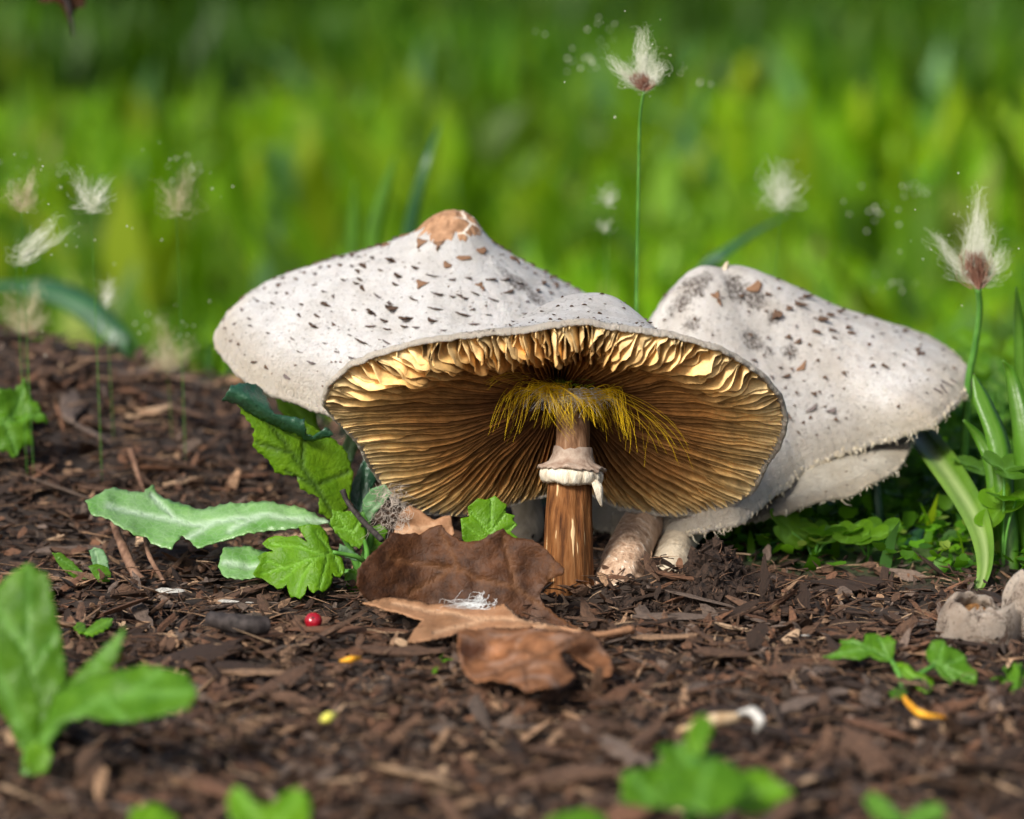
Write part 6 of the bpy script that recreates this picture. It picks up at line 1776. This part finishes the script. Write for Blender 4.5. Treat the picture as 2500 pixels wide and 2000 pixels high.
def plume(px_, py_, Y, arms, label, stem_pts=None, mat='plume', calyx=None, nh=150, seed=0, hr=0.00010, group='feathery seed heads', pollen=18, pspread=60, stem_r=None):
    """arms: list of (dx, dy, spread px, share): hairs sweep from the base towards these offsets in photograph pixels."""
    nh = int(nh * (1.15 if calyx else 0.8)); hr = hr * 0.6
    stem_r = stem_r or (0.0006 if calyx else 0.00013)
    r = np.random.default_rng(seed)
    k_ = PXM * (1.2 + Y) / 1.2
    b = at(px_, py_, Y)
    if stem_pts is None: stem_pts = [(px_ + 4, py_ + 90), (px_ + 10, py_ + 220)]
    sp = [at(x, y, Y + 0.004 * i) for i, (x, y) in enumerate([(px_, py_)] + list(stem_pts))]
    last = sp[-1]; foot = np.array([last[0], last[1] + 0.01, float(ground_z(last[0], last[1] + .01)) - 0.002])
    if last[2] > foot[2] + 0.005: sp.append(foot)
    t_ = thing('feathery_seed_head', sp[-1], label, 'seed head', group)
    tube('stem', sp[::-1], [stem_r * 1.5, stem_r * 1.1, stem_r], M['stalk_green'], t_, 6, 30)
    if calyx:
        L_, W_, dx = calyx
        c0 = at(px_, py_, Y); c1 = at(px_ + dx, py_ - L_, Y)
        m = 260
        f0 = r.uniform(0, .55, m); w0 = r.normal(0, 1, m)
        Cc = []
        for j in range(m):
            p0 = c0 + (c1 - c0) * f0[j] * .5 + np.array([w0[j] * .10, r.normal(0, .10), 0]) * W_ * k_
            p2 = c0 + (c1 - c0) * (f0[j] + .5) + np.array([w0[j] * .30, r.normal(0, .3), r.normal(0, .06)]) * W_ * k_
            Cc.append(catmull([p0, (p0 + p2) / 2 + np.array([w0[j] * .12, 0, 0]) * W_ * k_, p2], 5))
        V, F = hairs_vf(Cc, 0.00028, 0.00008)
        put('calyx', V, F, M['calyx'], t_, True, kind='stuff')
    C = []
    for dx, dy, spd, share in arms:
        m = int(nh * share)
        spd = spd * (1.25 if calyx is None else 1.1)
        f = r.beta(1.6, 1.3, m)
        root = np.stack([px_ + dx * f * 0.45 + r.normal(0, 5, m), py_ + dy * f * 0.45 + r.normal(0, 4, m)], -1)
        end = np.stack([px_ + dx * (0.25 + 0.75 * f) + r.normal(0, spd, m) * (1.05 - .55 * f), py_ + dy * (0.25 + .75 * f) + r.normal(0, spd * .35, m)], -1)
        mid = (root + end) / 2 + np.stack([r.normal(0, spd * .7, m), np.abs(r.normal(0, spd * .3, m))], -1)
        tip = end + np.stack([r.normal(0, 8, m) + np.sign(end[:, 0] - px_) * 4, -np.abs(r.normal(5, 5, m))], -1)
        dY = r.normal(0, spd * .5, m) * k_
        for j in range(m):
            q = catmull([root[j], mid[j], end[j], tip[j]], 9)
            C.append(at(q[:, 0], q[:, 1], Y + dY[j] * np.linspace(0.1, 1, 9)))
    V, F = hairs_vf(C, hr * r.uniform(.6, 1.3, len(C)), hr * .3)
    put('hairs', V, F, M[mat], t_, True, kind='stuff')
    cx = np.mean([a[0] for a in arms]); cyy = np.mean([a[1] for a in arms])
    for k in range(pollen):
        POLLEN.append((px_ + cx + r.normal(0, pspread), py_ + cyy * .8 + r.normal(0, pspread), Y + r.normal(0, 0.02), r.uniform(1.0, 2.4)))
    return t_


plume(1572, 222, 0.10, [(-5, -160, 14, .8), (-85, -85, 14, .5), (45, -70, 16, .6), (-30, -60, 22, .5), (20, -95, 14, .4)], 'tall feathery white seed head on a thin green stem above the mushrooms', [(1562, 300), (1558, 500), (1554, 760)], calyx=(46, 34, -14), nh=150, seed=3, pollen=26, pspread=55)
plume(2388, 706, 0.10, [(0, -250, 15, .7), (-115, -140, 16, .5), (5, -150, 30, .9), (65, -110, 20, .4), (-25, -170, 20, .5)], 'large feathery seed head with a pinkish brown base behind the tattered cap', [(2392, 760), (2380, 850), (2362, 960)], calyx=(92, 50, -8), nh=170, seed=4, pollen=30, pspread=75, stem_r=0.0013)
plume(52, 520, 0.12, [(-25, -80, 14, .5), (30, -115, 13, .7), (0, -60, 20, .5)], 'thin tan twin-tufted seed head over the mulch mound', mat='plume_tan', nh=110, seed=5, hr=0.0001, pollen=8, pspread=50)
plume(222, 520, 0.12, [(-35, -110, 13, .6), (35, -85, 16, .7), (0, -60, 20, .6)], 'cream twin-tufted seed head with a dense base, over the mulch mound', mat='plume', nh=110, seed=6, hr=0.0001, pollen=10, pspread=50)
plume(430, 530, 0.16, [(35, -135, 18, .7), (-40, -90, 18, .5), (10, -70, 24, .5)], 'faint smoky seed head standing between the mound and the speckled cap', mat='plume_tan', nh=90, seed=7, hr=0.00008, pollen=16, pspread=60)
plume(40, 650, 0.12, [(100, -120, 16, .8), (60, -90, 18, .7), (130, -90, 10, .3)], 'pale seed head blown sideways over the mulch mound', mat='plume', nh=110, seed=8, hr=0.00009, pollen=14, pspread=60)
plume(55, 815, 0.20, [(-35, -110, 20, .6), (35, -130, 14, .5), (50, -50, 18, .6), (-20, -60, 20, .6)], 'bushy tan seed head rooted on top of the mulch mound', [(58, 838), (60, 850)], mat='plume_tan', nh=130, seed=9, hr=0.0001, pollen=9, pspread=55)
plume(258, 755, 0.18, [(8, -78, 11, 1.0)], 'small pale spindle-shaped seed head above the mound edge', [(262, 800), (266, 860)], mat='plume', nh=80, seed=10, hr=0.00009, pollen=2, pspread=40)
plume(408, 905, 0.20, [(-15, -145, 13, .6), (50, -80, 22, .7), (-20, -70, 22, .6), (15, -60, 26, .6)], 'bushy pinkish seed head rooted at the foot of the mulch mound beside the cap', [(410, 925), (412, 940)], mat='plume_tan', nh=140, seed=11, hr=0.0001, pollen=18, pspread=60)
plume(1905, 515, 0.18, [(-5, -120, 26, 1.0), (0, -80, 28, .6)], 'round pale green seed head above the tattered cap', [(1900, 600), (1890, 720)], mat='plume', nh=130, seed=12, hr=0.00009, pollen=2, pspread=40)
plume(1484, 508, 0.18, [(4, -52, 14, 1.0)], 'tiny pale seed head beside the thin tall stem', [(1486, 580), (1486, 660)], mat='plume', nh=50, seed=13, hr=0.00009, pollen=1, pspread=30)
plume(1474, 572, 0.20, [(4, -38, 12, 1.0)], 'smallest faint seed head just under the tiny one', [(1476, 610), (1476, 680)], mat='plume', nh=34, seed=14, hr=0.00008, pollen=0)
r = np.random.default_rng(77)
for cx, cy_p, n, s, Y in [(1440, 120, 10, 60, .35), (1470, 60, 5, 30, .35), (1430, 150, 10, 40, .4), (1680, 200, 5, 35, .35), (2150, 510, 16, 45, .35), (2240, 460, 8, 30, .4), (2200, 680, 8, 35, .35), (60, 410, 6, 40, .3), (455, 400, 10, 28, .3), (140, 420, 5, 20, .3), (360, 800, 5, 30, .3), (2300, 620, 6, 60, .25)]:
    for k in range(n): POLLEN.append((cx + r.normal(0, s), cy_p + r.normal(0, s * .6), Y + r.normal(0, .03), r.uniform(1.8, 3.6)))
octa = np.array([[1, 0, 0], [-1, 0, 0], [0, 1, 0], [0, -1, 0], [0, 0, 1], [0, 0, -1.0]])
of = np.array([[0, 2, 4], [2, 1, 4], [1, 3, 4], [3, 0, 4], [2, 0, 5], [1, 2, 5], [3, 1, 5], [0, 3, 5]])
V = []; F = []
for k, (a, b, Y, s) in enumerate(POLLEN):
    if not -40 < b < 2000: continue
    F.append(of + len(V) * 6)
    V.append(at(a, b, Y) + octa * r.uniform(.6, 1.3, (6, 1)) * s * PXM * (1.2 + Y) / 1.2)
o = put('pollen_dust', np.vstack(V), np.vstack(F), M['pollen'], None, True)
tag(o, 'pale pollen specks drifting round the feathery seed heads', 'pollen', kind='stuff')

# dried leaf tip hanging into view, on a stalk rooted beside the mound
dt = thing('withered_stalk', (at(-120, 1000, 0.30)[0], 0.30, float(ground_z(at(-120, 1000, 0.30)[0], 0.30))), 'withered dark stalk bending over with a shrivelled leaf hanging down', 'stalk')
b0 = ORG[dt]
tube('stem', [b0, b0 + np.array([0.0, 0, 0.16]), at(-40, -60, 0.30), at(80, -70, 0.30), at(150, -20, 0.30), at(172, 40, 0.30), at(178, 88, 0.30)], [0.003, 0.003, 0.0026, 0.002, 0.0018, 0.0011, 0.0006], M['twig_dark'], dt, 8, 50)
sheet('withered_leaf', [(92, 0), (110, -30), (160, -40), (212, -25), (208, 12), (185, 24), (172, 60), (180, 90), (165, 50), (150, 22), (135, 10)], plane_depth(0.302, 150, 0, .3, .2), M['dead_dark'], dt, 8, [], 3, 0.0006, 0.004, 66)
